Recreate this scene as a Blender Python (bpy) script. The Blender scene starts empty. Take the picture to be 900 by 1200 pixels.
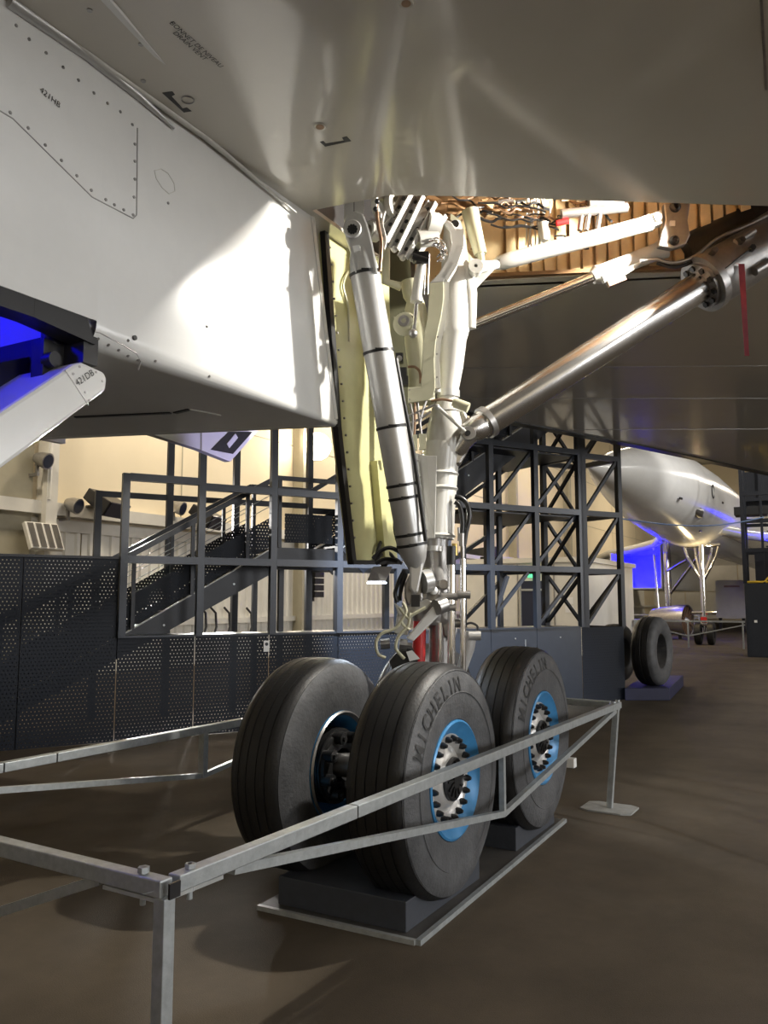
import bpy, bmesh, math, random
from mathutils import Vector as Vc, Matrix
random.seed(7)
SC = bpy.context.scene
COL = SC.collection

# ------------------------------------------------------------------ camera
FPX, HOR, CH, AZ = 960.0, 702.0, 1.65, math.radians(29.8)
pit = math.atan((HOR - 600) / FPX)
cA, sA = math.cos(AZ), math.sin(AZ)
VD = Vc((cA * math.cos(pit), sA * math.cos(pit), math.sin(pit)))
RD = Vc((sA, -cA, 0))
UD = RD.cross(VD)
EYE = Vc((0, 0, CH))
cam = bpy.data.cameras.new('camera')
cam.sensor_width = 36
cam.sensor_fit = 'AUTO'
cam.lens = 36 * FPX / 1200
cam.clip_start = 0.05
cam.clip_end = 300
camo = bpy.data.objects.new('camera', cam)
COL.objects.link(camo)
camo.matrix_world = Matrix(((RD.x, UD.x, -VD.x, 0), (RD.y, UD.y, -VD.y, 0), (RD.z, UD.z, -VD.z, CH), (0, 0, 0, 1)))
SC.camera = camo

# ------------------------------------------------------------------ exposure, world
vs = SC.view_settings
vs.view_transform = 'Standard'
vs.look = 'None'
vs.exposure = 0.0
vs.gamma = 1.0
vs.use_curve_mapping = False
W = bpy.data.worlds.new('world')
SC.world = W
W.use_nodes = True
W.node_tree.nodes['Background'].inputs[0].default_value = (0.75, 0.85, 1, 1)
W.node_tree.nodes['Background'].inputs[1].default_value = 0.3


def light(kind, name, loc, energy, color, target=None, **kw):
    l = bpy.data.lights.new(name, kind)
    l.energy = energy
    l.color = color
    for k, v in kw.items():
        setattr(l, k, v)
    o = bpy.data.objects.new(name, l)
    COL.objects.link(o)
    o.location = loc
    if target is not None:
        o.rotation_euler = (Vc(target) - Vc(loc)).to_track_quat('-Z', 'Y').to_euler()
    return o


WARM = (1, .86, .66)
NEUT = (1, .965, .92)
COOL = (.72, .84, 1)
# hall high-bay lamps (unseen area lights, no luminaires built)
HIGHBAY = [(-6, -8), (4, -8), (14, -8), (24, -8), (36, -8), (50, -4), (-8, 5), (-6, -16), (10, -16), (26, -16)]
for i, (x, y) in enumerate(HIGHBAY):
    light('AREA', 'high_bay_light', (x, y, 11.6), 220 if x < 0 else (430 if x < 13 else 640), NEUT, (x, y, 0), size=1.6)
# lamps over the strip between the gantry and the left wall
for x in (6, 14, 22, 31):
    light('AREA', 'wall_wash_light', (x, 11.6, 9.6), 420, WARM, (x + .3, 14.4, 4.2), size=1.0)
for x, y, e in ((40, 10, 500), (56, 0, 700), (56, 9, 500)):
    light('AREA', 'far_hall_light', (x, y, 11), e, WARM, (x, y, 0), size=1.6)
# floodlight hidden up in the wheel bay
BAYLAMP = (5.56, .50, 4.40)
light('SPOT', 'bay_lamp_light', BAYLAMP, 900, (1, .95, .86), (4.35, 2.9, 3.75), spot_size=1.75, spot_blend=.12, shadow_soft_size=.05)
# area lights added at the unseen right wall to light the nacelle side
for x in (-4, 8, 20):
    light('AREA', 'side_fill_light', (x, -23.6, 4.6), 1700, (.97, .98, 1), (x * .2 + 2, 3, 3.2), shape='RECTANGLE', size=6.0, size_y=6.5)
# cool spot added under the wing to light the gantry; flood below the gear door
light('SPOT', 'gantry_spot_light', (7.0, 4.3, 3.9), 3200, COOL, (10.3, 5.3, 1.5), spot_size=.82, spot_blend=.6, shadow_soft_size=.08)
light('SPOT', 'door_flood_light', (5.2, 2.98, 1.72), 25, COOL, (4.5, 2.6, 0.0), spot_size=1.9, spot_blend=.5, shadow_soft_size=.08)
# blue and violet museum lamps
light('POINT', 'blue_nacelle_light', (1.4, 3.9, 3.4), 60, (.0, .0, 1), shadow_soft_size=.08)
light('SPOT', 'violet_flap_light', (6.0, 3.0, 2.2), 130, (.55, .50, 1), (5.15, 4.3, 2.85), spot_size=.62, spot_blend=.5, shadow_soft_size=.05)
light('POINT', 'far_blue_light', (44.6, 9.6, 3.2), 420, (0, 0, 1), shadow_soft_size=.1)
light('POINT', 'far_blue_light', (36.5, 2.4, 4.2), 90, (0, 0, 1), shadow_soft_size=.1)
light('POINT', 'far_blue_light', (35.5, 7.4, 3.5), 90, (0, 0, 1), shadow_soft_size=.05)
light('POINT', 'nose_gear_light', (30.9, 4.7, 2.9), 60, (1, .75, .38), shadow_soft_size=.1)
light('SPOT', 'fuselage_light', (20, -1.5, 7.5), 1500, NEUT, (27, 5.2, 5.4), spot_size=.9, spot_blend=.6, shadow_soft_size=.3)


# ------------------------------------------------------------------ pixel helpers: rays through the photograph onto real planes
def ray(x, y):
    return VD * FPX + RD * (x - 450) + UD * (600 - y)


def PZ(x, y, z):
    d = ray(x, y)
    return EYE + d * ((z - CH) / d.z)


def PY(x, y, yy):
    d = ray(x, y)
    return EYE + d * (yy / d.y)


def PX(x, y, xx):
    d = ray(x, y)
    return EYE + d * (xx / d.x)


def PF(x, y, f):
    d = ray(x, y)
    return EYE + d * (f / (d.x * cA + d.y * sA))


def V3(*a):
    return Vc(a)


# ------------------------------------------------------------------ materials
def mat(name, col, rough=.5, metal=0.0, nscale=0, namt=.15, col2=None, bump=0, bscale=None, emit=0, coat=0, stretch=None, spec=.5):
    m = bpy.data.materials.new(name)
    m.use_nodes = True
    nt = m.node_tree
    b = nt.nodes['Principled BSDF']
    b.inputs['Base Color'].default_value = (*col, 1)
    b.inputs['Roughness'].default_value = rough
    b.inputs['Metallic'].default_value = metal
    b.inputs['Specular IOR Level'].default_value = spec
    if coat:
        b.inputs['Coat Weight'].default_value = coat
        b.inputs['Coat Roughness'].default_value = .06
    if emit:
        b.inputs['Emission Color'].default_value = (*col, 1)
        b.inputs['Emission Strength'].default_value = emit
    if nscale or bump:
        tc = nt.nodes.new('ShaderNodeNewGeometry')
        mp = nt.nodes.new('ShaderNodeMapping')
        nt.links.new(tc.outputs['Position'], mp.inputs['Vector'])
        if stretch:
            mp.inputs['Scale'].default_value = stretch
        if nscale:
            n = nt.nodes.new('ShaderNodeTexNoise')
            n.inputs['Scale'].default_value = nscale
            n.inputs['Detail'].default_value = 6
            n.inputs['Roughness'].default_value = .65
            nt.links.new(mp.outputs[0], n.inputs['Vector'])
            r = nt.nodes.new('ShaderNodeValToRGB')
            r.color_ramp.elements[0].position = .32
            r.color_ramp.elements[1].position = .68
            c2 = col2 if col2 else tuple(max(0, c * (1 - namt)) for c in col)
            r.color_ramp.elements[0].color = (*c2, 1)
            r.color_ramp.elements[1].color = (*col, 1)
            nt.links.new(n.outputs['Fac'], r.inputs['Fac'])
            nt.links.new(r.outputs['Color'], b.inputs['Base Color'])
        if bump:
            n2 = nt.nodes.new('ShaderNodeTexNoise')
            n2.inputs['Scale'].default_value = bscale or 20
            n2.inputs['Detail'].default_value = 3
            nt.links.new(mp.outputs[0], n2.inputs['Vector'])
            bp = nt.nodes.new('ShaderNodeBump')
            bp.inputs['Strength'].default_value = bump
            bp.inputs['Distance'].default_value = .02
            nt.links.new(n2.outputs['Fac'], bp.inputs['Height'])
            nt.links.new(bp.outputs['Normal'], b.inputs['Normal'])
    return m


def perforated(name, col):
    m = mat(name, col, .5, 0, spec=.12)
    nt = m.node_tree
    b = nt.nodes['Principled BSDF']
    out = nt.nodes['Material Output']
    tc = nt.nodes.new('ShaderNodeTexCoord')
    sp = nt.nodes.new('ShaderNodeSeparateXYZ')
    nt.links.new(tc.outputs['Object'], sp.inputs[0])

    def M(op, a, b_=None):
        n = nt.nodes.new('ShaderNodeMath')
        n.operation = op
        for i, q in enumerate((a, b_)):
            if q is None:
                continue
            if isinstance(q, (int, float)):
                n.inputs[i].default_value = q
            else:
                nt.links.new(q, n.inputs[i])
        return n.outputs[0]
    s = M('DIVIDE', M('ADD', M('MULTIPLY', sp.outputs['X'], .86), M('MULTIPLY', sp.outputs['Y'], -.51)), .042)
    z = M('DIVIDE', sp.outputs['Z'], .042)
    row = M('MODULO', M('FLOOR', z), 2.0)
    s2 = M('ADD', s, M('MULTIPLY', row, .5))
    fx = M('SUBTRACT', M('FRACT', s2), .5)
    fz = M('SUBTRACT', M('FRACT', z), .5)
    d = M('SQRT', M('ADD', M('MULTIPLY', fx, fx), M('MULTIPLY', fz, fz)))
    hole = M('LESS_THAN', d, .17)
    tr = nt.nodes.new('ShaderNodeBsdfTransparent')
    mx = nt.nodes.new('ShaderNodeMixShader')
    nt.links.new(hole, mx.inputs[0])
    nt.links.new(b.outputs[0], mx.inputs[1])
    nt.links.new(tr.outputs[0], mx.inputs[2])
    nt.links.new(mx.outputs[0], out.inputs['Surface'])
    return m


M_ = dict(
    white=mat('white_paint', (.74, .74, .72), .22, 0, 3, .06, bump=.02, bscale=1.6),
    wing=mat('grey_white_wing_paint', (.60, .57, .50), .15, 0, 1.2, .05, bump=.045, bscale=1.3, coat=.5),
    primer=mat('yellow_green_primer', (.60, .58, .30), .33, 0, 5, .12),
    orange=mat('orange_primer', (.78, .60, .34), .42, 0, 6, .18),
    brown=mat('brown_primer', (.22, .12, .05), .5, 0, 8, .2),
    silver=mat('silver_paint', (.56, .56, .55), .34, .55, 10, .08),
    pale=mat('pale_grey_enamel', (.56, .55, .51), .3, .05, 6, .08),
    cream=mat('cream_enamel', (.50, .485, .345), .36, .05, 6, .06),
    chrome=mat('chrome', (.82, .82, .83), .10, 1.0),
    satin=mat('satin_metal', (.66, .65, .64), .27, 1.0, 12, .1),
    steel=mat('worn_steel', (.40, .39, .38), .36, .85, 14, .25),
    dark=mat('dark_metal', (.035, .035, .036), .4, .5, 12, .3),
    blackm=mat('black_plastic', (.014, .014, .015), .38),
    tyre=mat('tyre_tread_rubber', (.0105, .0105, .0107), .5, 0, 7, .3, bump=.12, bscale=60),
    sidewall=mat('worn_grey_sidewall', (.088, .090, .095), .6, 0, 8, .45, bump=.2, bscale=50),
    letter=mat('black_raised_rubber', (.018, .018, .018), .5),
    blue=mat('blue_rim_paint', (.055, .25, .52), .3, .1, 20, .12),
    rimsilver=mat('silver_rim', (.72, .71, .69), .32, .6, 25, .12),
    galv=mat('galvanised_steel', (.46, .49, .50), .42, .55, 26, .25, bump=.05, bscale=40),
    galvdull=mat('dull_galvanised_steel', (.42, .43, .42), .5, .3, 18, .25),
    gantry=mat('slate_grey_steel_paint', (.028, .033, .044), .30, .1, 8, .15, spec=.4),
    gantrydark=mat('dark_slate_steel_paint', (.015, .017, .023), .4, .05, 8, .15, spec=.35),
    block=mat('dark_blue_grey_block_paint', (.045, .05, .062), .5, 0, 20, .2),
    plinth=mat('navy_plinth_paint', (.016, .018, .055), .6, 0, 10, .15),
    floor=mat('brown_asphalt', (.092, .073, .051), .85, 0, 1.3, .36, bump=.22, bscale=170, spec=.2),
    plate=mat('scuffed_steel_sheet', (.10, .095, .088), .5, .3, 5, .35),
    creamwall=mat('cream_wall_paint', (.72, .63, .46), .7, 0, .8, .06),
    clad=mat('ivory_sheet_cladding', (.72, .70, .64), .5, .1, 3, .08),
    colum=mat('olive_grey_column_paint', (.38, .35, .26), .55, 0, 4, .1),
    ceil=mat('hall_ceiling', (.30, .29, .27), .8, 0, 2, .1),
    red=mat('red_paint', (.55, .02, .02), .35, 0, 15, .15),
    ribbon=mat('crimson_ribbon', (.16, .008, .018), .7, 0, 20, .2),
    glass=mat('lamp_glass', (.8, .85, .9), .1),
    lampwhite=mat('lit_lamp_face', (1, .93, .75), .4, 0, emit=26),
    lampcool=mat('lit_cool_lamp', (.85, .9, 1), .4, 0, emit=5),
    bluelamp=mat('lit_blue_lamp', (.05, .08, 1), .4, 0, emit=12),
    green=mat('lit_green_sign', (.1, .8, .35), .4, 0, emit=1.2),
    yellow=mat('yellow_hose', (.75, .48, .04), .45),
    cable=mat('blue_cable', (.10, .16, .30), .5),
    hose=mat('black_hose', (.012, .012, .013), .35),
    brass=mat('brass_fitting', (.55, .40, .14), .35, .7),
    copper=mat('brown_metal', (.30, .19, .12), .4, .6, 12, .2),
    paper=mat('white_sticker', (.8, .8, .78), .6),
    glassdark=mat('dark_door_glass', (.03, .035, .06), .08),
    perf=perforated('perforated_slate_sheet', (.017, .020, .027)),
)


# ------------------------------------------------------------------ mesh builder
def frame(d):
    d = d.normalized()
    a = Vc((0, 0, 1)) if abs(d.z) < .95 else Vc((1, 0, 0))
    x = a.cross(d).normalized()
    return x, d.cross(x).normalized(), d


class MB:
    def __init__(s):
        s.v = []
        s.f = []
        s.sm = []
        s.mi = []
        s.m = 0

    def add(s, vs_, fs, smooth=False):
        n = len(s.v)
        s.v += [Vc(p) for p in vs_]
        for f in fs:
            s.f.append([i + n for i in f])
            s.sm.append(smooth)
            s.mi.append(s.m)
        return s

    def hexa(s, p):   # 8 corners: bottom 4, top 4
        return s.add(p, [(3, 2, 1, 0), (4, 5, 6, 7), (0, 1, 5, 4), (1, 2, 6, 5), (2, 3, 7, 6), (3, 0, 4, 7)])

    def box(s, lo, hi):
        a, b = Vc(lo), Vc(hi)
        return s.hexa([(a.x, a.y, a.z), (b.x, a.y, a.z), (b.x, b.y, a.z), (a.x, b.y, a.z), (a.x, a.y, b.z), (b.x, a.y, b.z), (b.x, b.y, b.z), (a.x, b.y, b.z)])

    def obox(s, c, x, y, z):   # centre and three half-axis vectors
        c, x, y, z = Vc(c), Vc(x), Vc(y), Vc(z)
        return s.hexa([c - x - y - z, c + x - y - z, c + x + y - z, c - x + y - z, c - x - y + z, c + x - y + z, c + x + y + z, c - x + y + z])

    def bar(s, a, b, w, h, up=(0, 0, 1)):
        a, b, up = Vc(a), Vc(b), Vc(up)
        d = (b - a)
        x = d.cross(up)
        if x.length < 1e-5:
            x = d.cross(Vc((1, 0, 0)))
        x.normalize()
        y = x.cross(d).normalized()
        return s.obox((a + b) / 2, x * w / 2, y * h / 2, d / 2)

    def ext(s, pts, t):    # polygon extruded by the vector t
        pts = [Vc(p) for p in pts]
        t = Vc(t)
        n = len(pts)
        nm = Vc((0, 0, 0))
        for i in range(n):
            nm += pts[i].cross(pts[(i + 1) % n])
        if nm.dot(t) < 0:
            pts.reverse()
        fs = [list(range(n))[::-1], list(range(n, 2 * n))]
        for i in range(n):
            j = (i + 1) % n
            fs.append((i, j, n + j, n + i))
        return s.add(pts + [p + t for p in pts], fs)

    def tube(s, pts, r, seg=20, cap=True, smooth=True):
        pts = [Vc(p) for p in pts]
        if not isinstance(r, (list, tuple)) and len(pts) > 2 and r < .03:   # bent pipes run in smooth curves
            q = [pts[0]] + pts + [pts[-1]]
            sm_ = []
            for i in range(1, len(q) - 2):
                a, b, c, d = q[i - 1:i + 3]
                for k in range(4):
                    t = k / 4
                    sm_.append(.5 * ((2 * b) + (c - a) * t + (2 * a - 5 * b + 4 * c - d) * t * t + (3 * b - a - 3 * c + d) * t ** 3))
            pts = sm_ + [pts[-1]]
        n = len(pts)
        rr = r if isinstance(r, (list, tuple)) else [r] * n
        x = None
        vs_, fs = [], []
        for i, p in enumerate(pts):
            d = (pts[min(i + 1, n - 1)] - pts[max(i - 1, 0)])
            if d.length < 1e-7:
                d = Vc((0, 0, 1))
            d.normalize()
            if x is None:
                x, y, _ = frame(d)
            else:
                x = (x - d * x.dot(d)).normalized()
                y = d.cross(x).normalized()
            for k in range(seg):
                a = 2 * math.pi * k / seg
                vs_.append(p + (x * math.cos(a) + y * math.sin(a)) * rr[i])
        for i in range(n - 1):
            for k in range(seg):
                k2 = (k + 1) % seg
                fs.append((i * seg + k, i * seg + k2, (i + 1) * seg + k2, (i + 1) * seg + k))
        s.add(vs_, fs, smooth)
        if cap:
            b = len(s.v) - n * seg
            s.f.append([b + k for k in range(seg)][::-1])
            s.f.append([b + (n - 1) * seg + k for k in range(seg)])
            s.sm += [False, False]
            s.mi += [s.m] * 2
        return s

    def lathe(s, prof, c, ax, seg=40, closed=False, smooth=True):   # prof: (along axis, radius)
        c = Vc(c)
        x, y, d = frame(Vc(ax))
        vs_, fs = [], []
        n = len(prof)
        for (a, r) in prof:
            for k in range(seg):
                t = 2 * math.pi * k / seg
                vs_.append(c + d * a + (x * math.cos(t) + y * math.sin(t)) * max(r, 1e-4))
        for i in range(n if closed else n - 1):
            j = (i + 1) % n
            for k in range(seg):
                k2 = (k + 1) % seg
                fs.append((i * seg + k, i * seg + k2, j * seg + k2, j * seg + k))
        return s.add(vs_, fs, smooth)

    def disc(s, c, ax, r, h, seg=20):
        ax = Vc(ax).normalized()
        return s.tube([Vc(c) - ax * h / 2, Vc(c) + ax * h / 2], r, seg)

    def ball(s, c, r, seg=12):
        pr = [(-r * math.cos(math.pi * i / 8), r * math.sin(math.pi * i / 8)) for i in range(9)]
        return s.lathe(pr, c, (0, 0, 1), seg)

    def build(s, name, material, parent=None, bevel=0, kind=None, label=None, origin=None):
        vs_ = s.v
        lo = Vc((min(p.x for p in vs_), min(p.y for p in vs_), min(p.z for p in vs_)))
        hi = Vc((max(p.x for p in vs_), max(p.y for p in vs_), max(p.z for p in vs_)))
        c = Vc(origin) if origin is not None else Vc(((lo.x + hi.x) / 2, (lo.y + hi.y) / 2, lo.z))
        me = bpy.data.meshes.new(name)
        me.from_pydata([p - c for p in vs_], [], s.f)
        mats = material if isinstance(material, (list, tuple)) else [material]
        for m in mats:
            me.materials.append(M_[m] if isinstance(m, str) else m)
        me.polygons.foreach_set('use_smooth', s.sm)
        me.polygons.foreach_set('material_index', s.mi)
        bm = bmesh.new()
        bm.from_mesh(me)
        bmesh.ops.recalc_face_normals(bm, faces=bm.faces)
        bm.to_mesh(me)
        bm.free()
        if any(s.sm):
            me.set_sharp_from_angle(angle=math.radians(42))
        me.update()
        o = bpy.data.objects.new(name, me)
        COL.objects.link(o)
        put(o, c, parent)
        if bevel:
            md = o.modifiers.new('bevel', 'BEVEL')
            md.width = bevel
            md.segments = 2
            md.limit_method = 'ANGLE'
            md.angle_limit = math.radians(40)
        if kind:
            o['kind'] = kind
        if label:
            o['label'] = label
        return o


ORG = {}


def put(o, c, parent):
    c = Vc(c)
    ORG[o.name] = c
    if parent is not None:
        o.parent = parent
        o.location = c - ORG[parent.name]
    else:
        o.location = c


def thing(name, label, cat, loc, group=None):
    o = bpy.data.objects.new(name, None)
    COL.objects.link(o)
    o.empty_display_size = .1
    put(o, loc, None)
    return tag(o, label, cat, group)


def tag(o, label, cat, group=None):
    o['label'] = label
    o['category'] = cat
    if group:
        o['group'] = group
    return o


def copy_part(o, parent, newloc):
    c = o.copy()
    COL.objects.link(c)
    put(c, newloc, parent)
    return c


_dg = None


def text_poly(txt, size, bold=0):
    cu = bpy.data.curves.new('lettering', 'FONT')
    cu.body = txt
    cu.size = size
    cu.align_x = 'CENTER'
    cu.resolution_u = 3
    cu.offset = bold * size
    ob = bpy.data.objects.new('tmp', cu)
    COL.objects.link(ob)
    dg = bpy.context.evaluated_depsgraph_get()
    me = bpy.data.meshes.new_from_object(ob.evaluated_get(dg))
    vs_ = [v.co.copy() for v in me.vertices]
    fs = [list(p.vertices) for p in me.polygons]
    bpy.data.objects.remove(ob)
    bpy.data.curves.remove(cu)
    bpy.data.meshes.remove(me)
    return vs_, fs


def text_on(txt, size, c, xd, yd, name, material, parent, lift=.002):
    vs_, fs = text_poly(txt, size)
    xd, yd = Vc(xd).normalized(), Vc(yd)
    yd = (yd - xd * yd.dot(xd)).normalized()
    nn = xd.cross(yd)
    b = MB()
    b.add([Vc(c) + xd * v.x + yd * v.y + nn * lift for v in vs_], fs)
    return b.build(name, material, parent)


# ================================================================== THE HALL
WY = 14.4
MB().box((-12, -24, -.2), (70, WY + .3, 0)).build('floor', 'floor', kind='structure')
MB().box((-12, -24, 12.5), (70, WY + .3, 12.7)).build('ceiling', 'ceil', kind='structure')
wl = MB().box((-12, WY, 0), (70, WY + .3, 12.5)).build('wall_left', 'creamwall', kind='structure')
wf = MB().box((70, -24, 0), (70.3, WY + .3, 12.5)).build('wall_far', 'creamwall', kind='structure')
MB().box((-12.3, -24, 0), (-12, WY + .3, 12.5)).build('wall_behind', 'creamwall', kind='structure')
MB().box((-12, -24.3, 0), (70, -24, 12.5)).build('wall_right', 'creamwall', kind='structure')
# ribbed sheet cladding on the foot of the left wall
for i in range(12):
    x0 = -6 + i * 6
    if x0 > 60:
        break
    pts = []
    n = 20
    for k in range(n):
        a = x0 + .02 + k * 5.96 / n
        w = 5.96 / n
        pts += [(a, 0), (a + w * .5, 0), (a + w * .62, -.045), (a + w * .88, -.045)]
    pts.append((x0 + 5.98, 0))
    b = MB()
    vs_ = []
    for (x, d) in pts:
        vs_ += [(x, WY - .03 + d, .05), (x, WY - .03 + d, 3.3)]
    b.add(vs_, [(2 * k, 2 * k + 2, 2 * k + 3, 2 * k + 1) for k in range(len(pts) - 1)])
    b.build('cladding_sheet', 'clad', wl)
MB().box((-12, WY - .30, 3.36), (69.9, WY - .001, 3.62)).build('trim_1', 'clad', kind='structure')
MB().box((-12, WY - .10, 3.05), (69.9, WY, 3.30)).build('ledge_strip', 'clad', wl)
MB().box((-12, WY - .16, 1.02), (69.9, WY - .075, 1.16)).build('sheet_rail', 'clad', wl)
for x in (10.9, 19.7, 28.5, 37.3, 46):
    b = MB().box((x - .13, WY - .45, 0), (x + .13, WY - .301, 9.0)).box((x - .03, WY - .31, 0), (x + .03, WY, 9.0))
    b.build('trim_2', 'colum' if x > 12 else 'clad', kind='structure')
for k in range(9):
    x = 8 + 7 * k
    MB().box((x, WY - .012, 3.65), (x + .03, WY, 12.4)).build('wall_joint', 'colum', wl)
MB().box((7.6, WY - .12, 0), (10.68, WY - .001, 9.0)).build('recess_panel', 'colum', kind='structure')  # olive panel put in place of the dark recess beside the column
for z in (6.2, 9.0):
    MB().box((-12, WY - .012, z), (70, WY, z + .025)).build('wall_joint', 'colum', wl)
# far wall panels with recessed joints
for k in range(9):
    y = -20 + k * 4
    for z0, z1 in ((.1, 2.2), (2.25, 5.2), (5.25, 9)):
        MB().box((69.9, y, z0), (70, y + 3.92, z1)).build('wall_panel', 'clad', wf)

# door frames added on the unseen right wall, behind the side area lights
for i, x in enumerate((-4, 8, 20)):
    b = MB()
    for k in range(4):
        b.box((x - 3.05 + 2 * k, -23.99, .1), (x - 2.95 + 2 * k, -23.9, 8))
    for z in (.1, 2.8, 5.4, 8):
        b.box((x - 3.05, -23.99, z - .05), (x + 3.05, -23.9, z + .05))
    b.build('added_window_frame_%d' % (i + 1), 'gantry', kind='structure')
# ================================================================== THE AIRLINER
LEG = V3(4.93, 2.40, 0)
air = thing('airliner', 'white delta-wing airliner overhead, its landing gear standing in front of the camera', 'aircraft', LEG)
ZW = 4.10
ZT = 4.80
# bay outline (plan)
a0, a1, a2, a3, a4 = (4.08, 2.86), (4.15, 2.34), (4.85, 1.26), (5.45, .35), (6.05, -.6)
f0, f1, f2, f3, f4 = (5.55, 2.86), (5.67, 2.44), (6.01, 1.57), (6.36, .83), (7.0, -.6)
LE = [(6.0, 8.6), (7.4, 6.2), (8.4, 5.0), (9.54, 4.38), (10.63, 4.03), (13.36, 2.89), (17.56, 1.37), (24.5, -1.3)]


def plan(pts, z0, z1, b):
    return b.ext([(p[0], p[1], z0) for p in pts], (0, 0, z1 - z0))


plan([(-5, -1.5), (6.3, -1.5), a4, a3, a2, (4.42, 1.9), a1, a0, (-5, 2.86)], ZW, ZW + .025, MB()).build('aft_wing_skin', 'wing', air)
plan([(6.3, -1.5), (7.7, -1.5), f4, a4], ZW, ZW + .025, MB()).build('inner_wing_skin', 'wing', air)
plan([(7.7, -1.5), (24.5, -1.5), LE[7], LE[6], LE[5], LE[4], LE[3], LE[2], f0, f1, f2, f3, f4], ZW, ZW + .025, MB()).build('front_wing_skin', 'wing', air)
plan([(-5, 2.86), a0, f0, LE[2], LE[1], LE[0], (-5, 9)], ZW, ZW + .025, MB()).build('outer_wing_skin', 'wing', air)
plan([(-5, -1.5), (24.5, -1.5)] + [LE[i] for i in (7, 6, 5, 4, 3, 2, 1, 0)] + [(-5, 9)], ZT, ZT + .03, MB()).build('upper_wing_skin', 'white', air)
MB().tube([(p[0], p[1], ZW + .34) for p in LE], .335, 20).build('leading_edge', 'wing', air)
b = MB()
for i in range(3, 7):
    p, q = LE[i], LE[i + 1]
    b.bar((p[0], p[1], ZW - .004), (q[0], q[1], ZW - .004), .16, .03)
b.build('leading_edge_dark_strip', 'dark', air)  # dark strip along the joint below the leading edge
# skin joints: thin sealed strips across the forward skin
for (p, q) in (((7.6, 3.9), (9.6, .2)), ((9.0, 4.1), (11.6, -.4)), ((11.5, 3.5), (14, -1))):
    MB().bar((p[0], p[1], ZW - .001), (q[0], q[1], ZW - .001), .02, .006).build('skin_joint', 'steel', air)
MB().bar(PZ(892, 0, ZW - .001), PZ(898, 105, ZW - .001), .012, .006).build('skin_joint', 'steel', air)

# ---- bay interior
bay = MB()
for p, q in ((a1, a2), (a2, a3), (a3, a4)):
    bay.bar((p[0], p[1], ZW + .33), (q[0], q[1], ZW + .33), .03, .62)
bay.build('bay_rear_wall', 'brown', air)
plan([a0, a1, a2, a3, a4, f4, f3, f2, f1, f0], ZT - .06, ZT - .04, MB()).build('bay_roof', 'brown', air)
MB().bar((a0[0], a0[1] + .05, ZW + .33), (f0[0], f0[1] + .05, ZW + .33), .03, .62).build('bay_side_wall', 'blackm', air)
fw = MB()
dF = V3(f3[0] - f1[0], f3[1] - f1[1], 0)
lF = dF.length
dF.normalize()
nF = V3(-dF.y, dF.x, 0)     # towards +X,+Y (away from the camera)
if nF.x < 0:
    nF = -nF
F1 = V3(f1[0], f1[1], 0)
fw.obox(F1 + dF * (lF / 2 + .35) + nF * .1 + V3(0, 0, ZW + .33), dF * (lF / 2 + .9), nF * .02, V3(0, 0, .33))
fwo = fw.build('bay_front_wall', 'orange', air)
k = 0
s_ = -.18
while s_ < lF + 1.1:
    w = .085 if s_ > .2 else .2
    dd = random.uniform(.0, .05)
    c = F1 + dF * (s_ + w / 2) + nF * (.055 - dd) + V3(0, 0, ZW + .33)
    MB().obox(c, dF * (w / 2 - .006), nF * .03, V3(0, 0, .31)).build('rib', 'orange', fwo)
    s_ += w + .012
for r in range(6):
    for q in range(5):
        c = F1 + dF * (-.16 + .035 * q) + nF * -.03 + V3(0, 0, ZW + .09 + .08 * r)
        MB().disc(c, nF, .007, .012, 8).build('rivet', 'brown', fwo)
MB().obox(F1 + dF * (lF / 2) + nF * -.02 + V3(0, 0, ZW + .02), dF * (lF / 2 + .3), nF * .05, V3(0, 0, .014)).build('bay_sill', 'brown', air)
# pipes, wires and valves in the bay
for j in range(7):
    x0 = 617 + j * 4.3
    pts = [PF(x0 + random.uniform(-3, 3), y, 5.75) for y in (229, 245, 262, 275, 300)]
    MB().tube(pts, .006 + .003 * (j % 2), 8).build('bay_pipe', 'pale', air)
for (x0, y0, x1, y1) in ((570, 250, 640, 262), (575, 262, 655, 270), (560, 240, 640, 246), (590, 268, 664, 258), (640, 262, 700, 252), (650, 276, 690, 290)):
    n = 7
    pts = [PF(x0 + (x1 - x0) * i / n, y0 + (y1 - y0) * i / n + random.uniform(-3.5, 3.5), 5.7) for i in range(n + 1)]
    MB().tube(pts, .007, 6).build('bay_wire', 'dark', air)
b = MB()
b.tube([PF(658, 251, 5.65), PF(735, 243, 5.65)], .035, 14)
b.tube([PF(690, 238, 5.65), PF(730, 236, 5.65)], .04, 14)
for x in (682, 690, 703):
    b.tube([PF(x, 250, 5.65), PF(x - 3, 270, 5.65)], .018, 10)
b.build('valve_block', 'steel', air)
MB().tube([PF(636, 262, 5.7), PF(638, 282, 5.7)], [.045, .03], 12).build('bay_bottle', 'pale', air)
MB().tube([PF(652, 262, 5.66), PF(666, 259, 5.66)], .022, 10).build('bay_connector', 'red', air)
b = MB()
b.tube([PF(551, 247, 5.55), PF(554, 262, 5.55), PF(563, 298, 5.55)], [.062, .056, .045], 18)
b.tube([PF(563, 298, 5.55), PF(565, 307, 5.55)], [.03, .02], 12)
b.build('uplock_cylinder', 'cream', air)
for (x0, y0, x1, y1) in ((500, 232, 535, 252), (520, 246, 560, 232), (545, 228, 572, 250), (505, 250, 545, 240)):
    MB().bar(PF(x0, y0, 5.9), PF(x1, y1, 5.9), .05, .07).build('bay_frame', 'brown', air)

# ---- engine nacelle, Y = 2.91 is its side facing the camera
NY, NB = 2.91, 2.79
XE, XT = 4.46, 4.16


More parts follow.
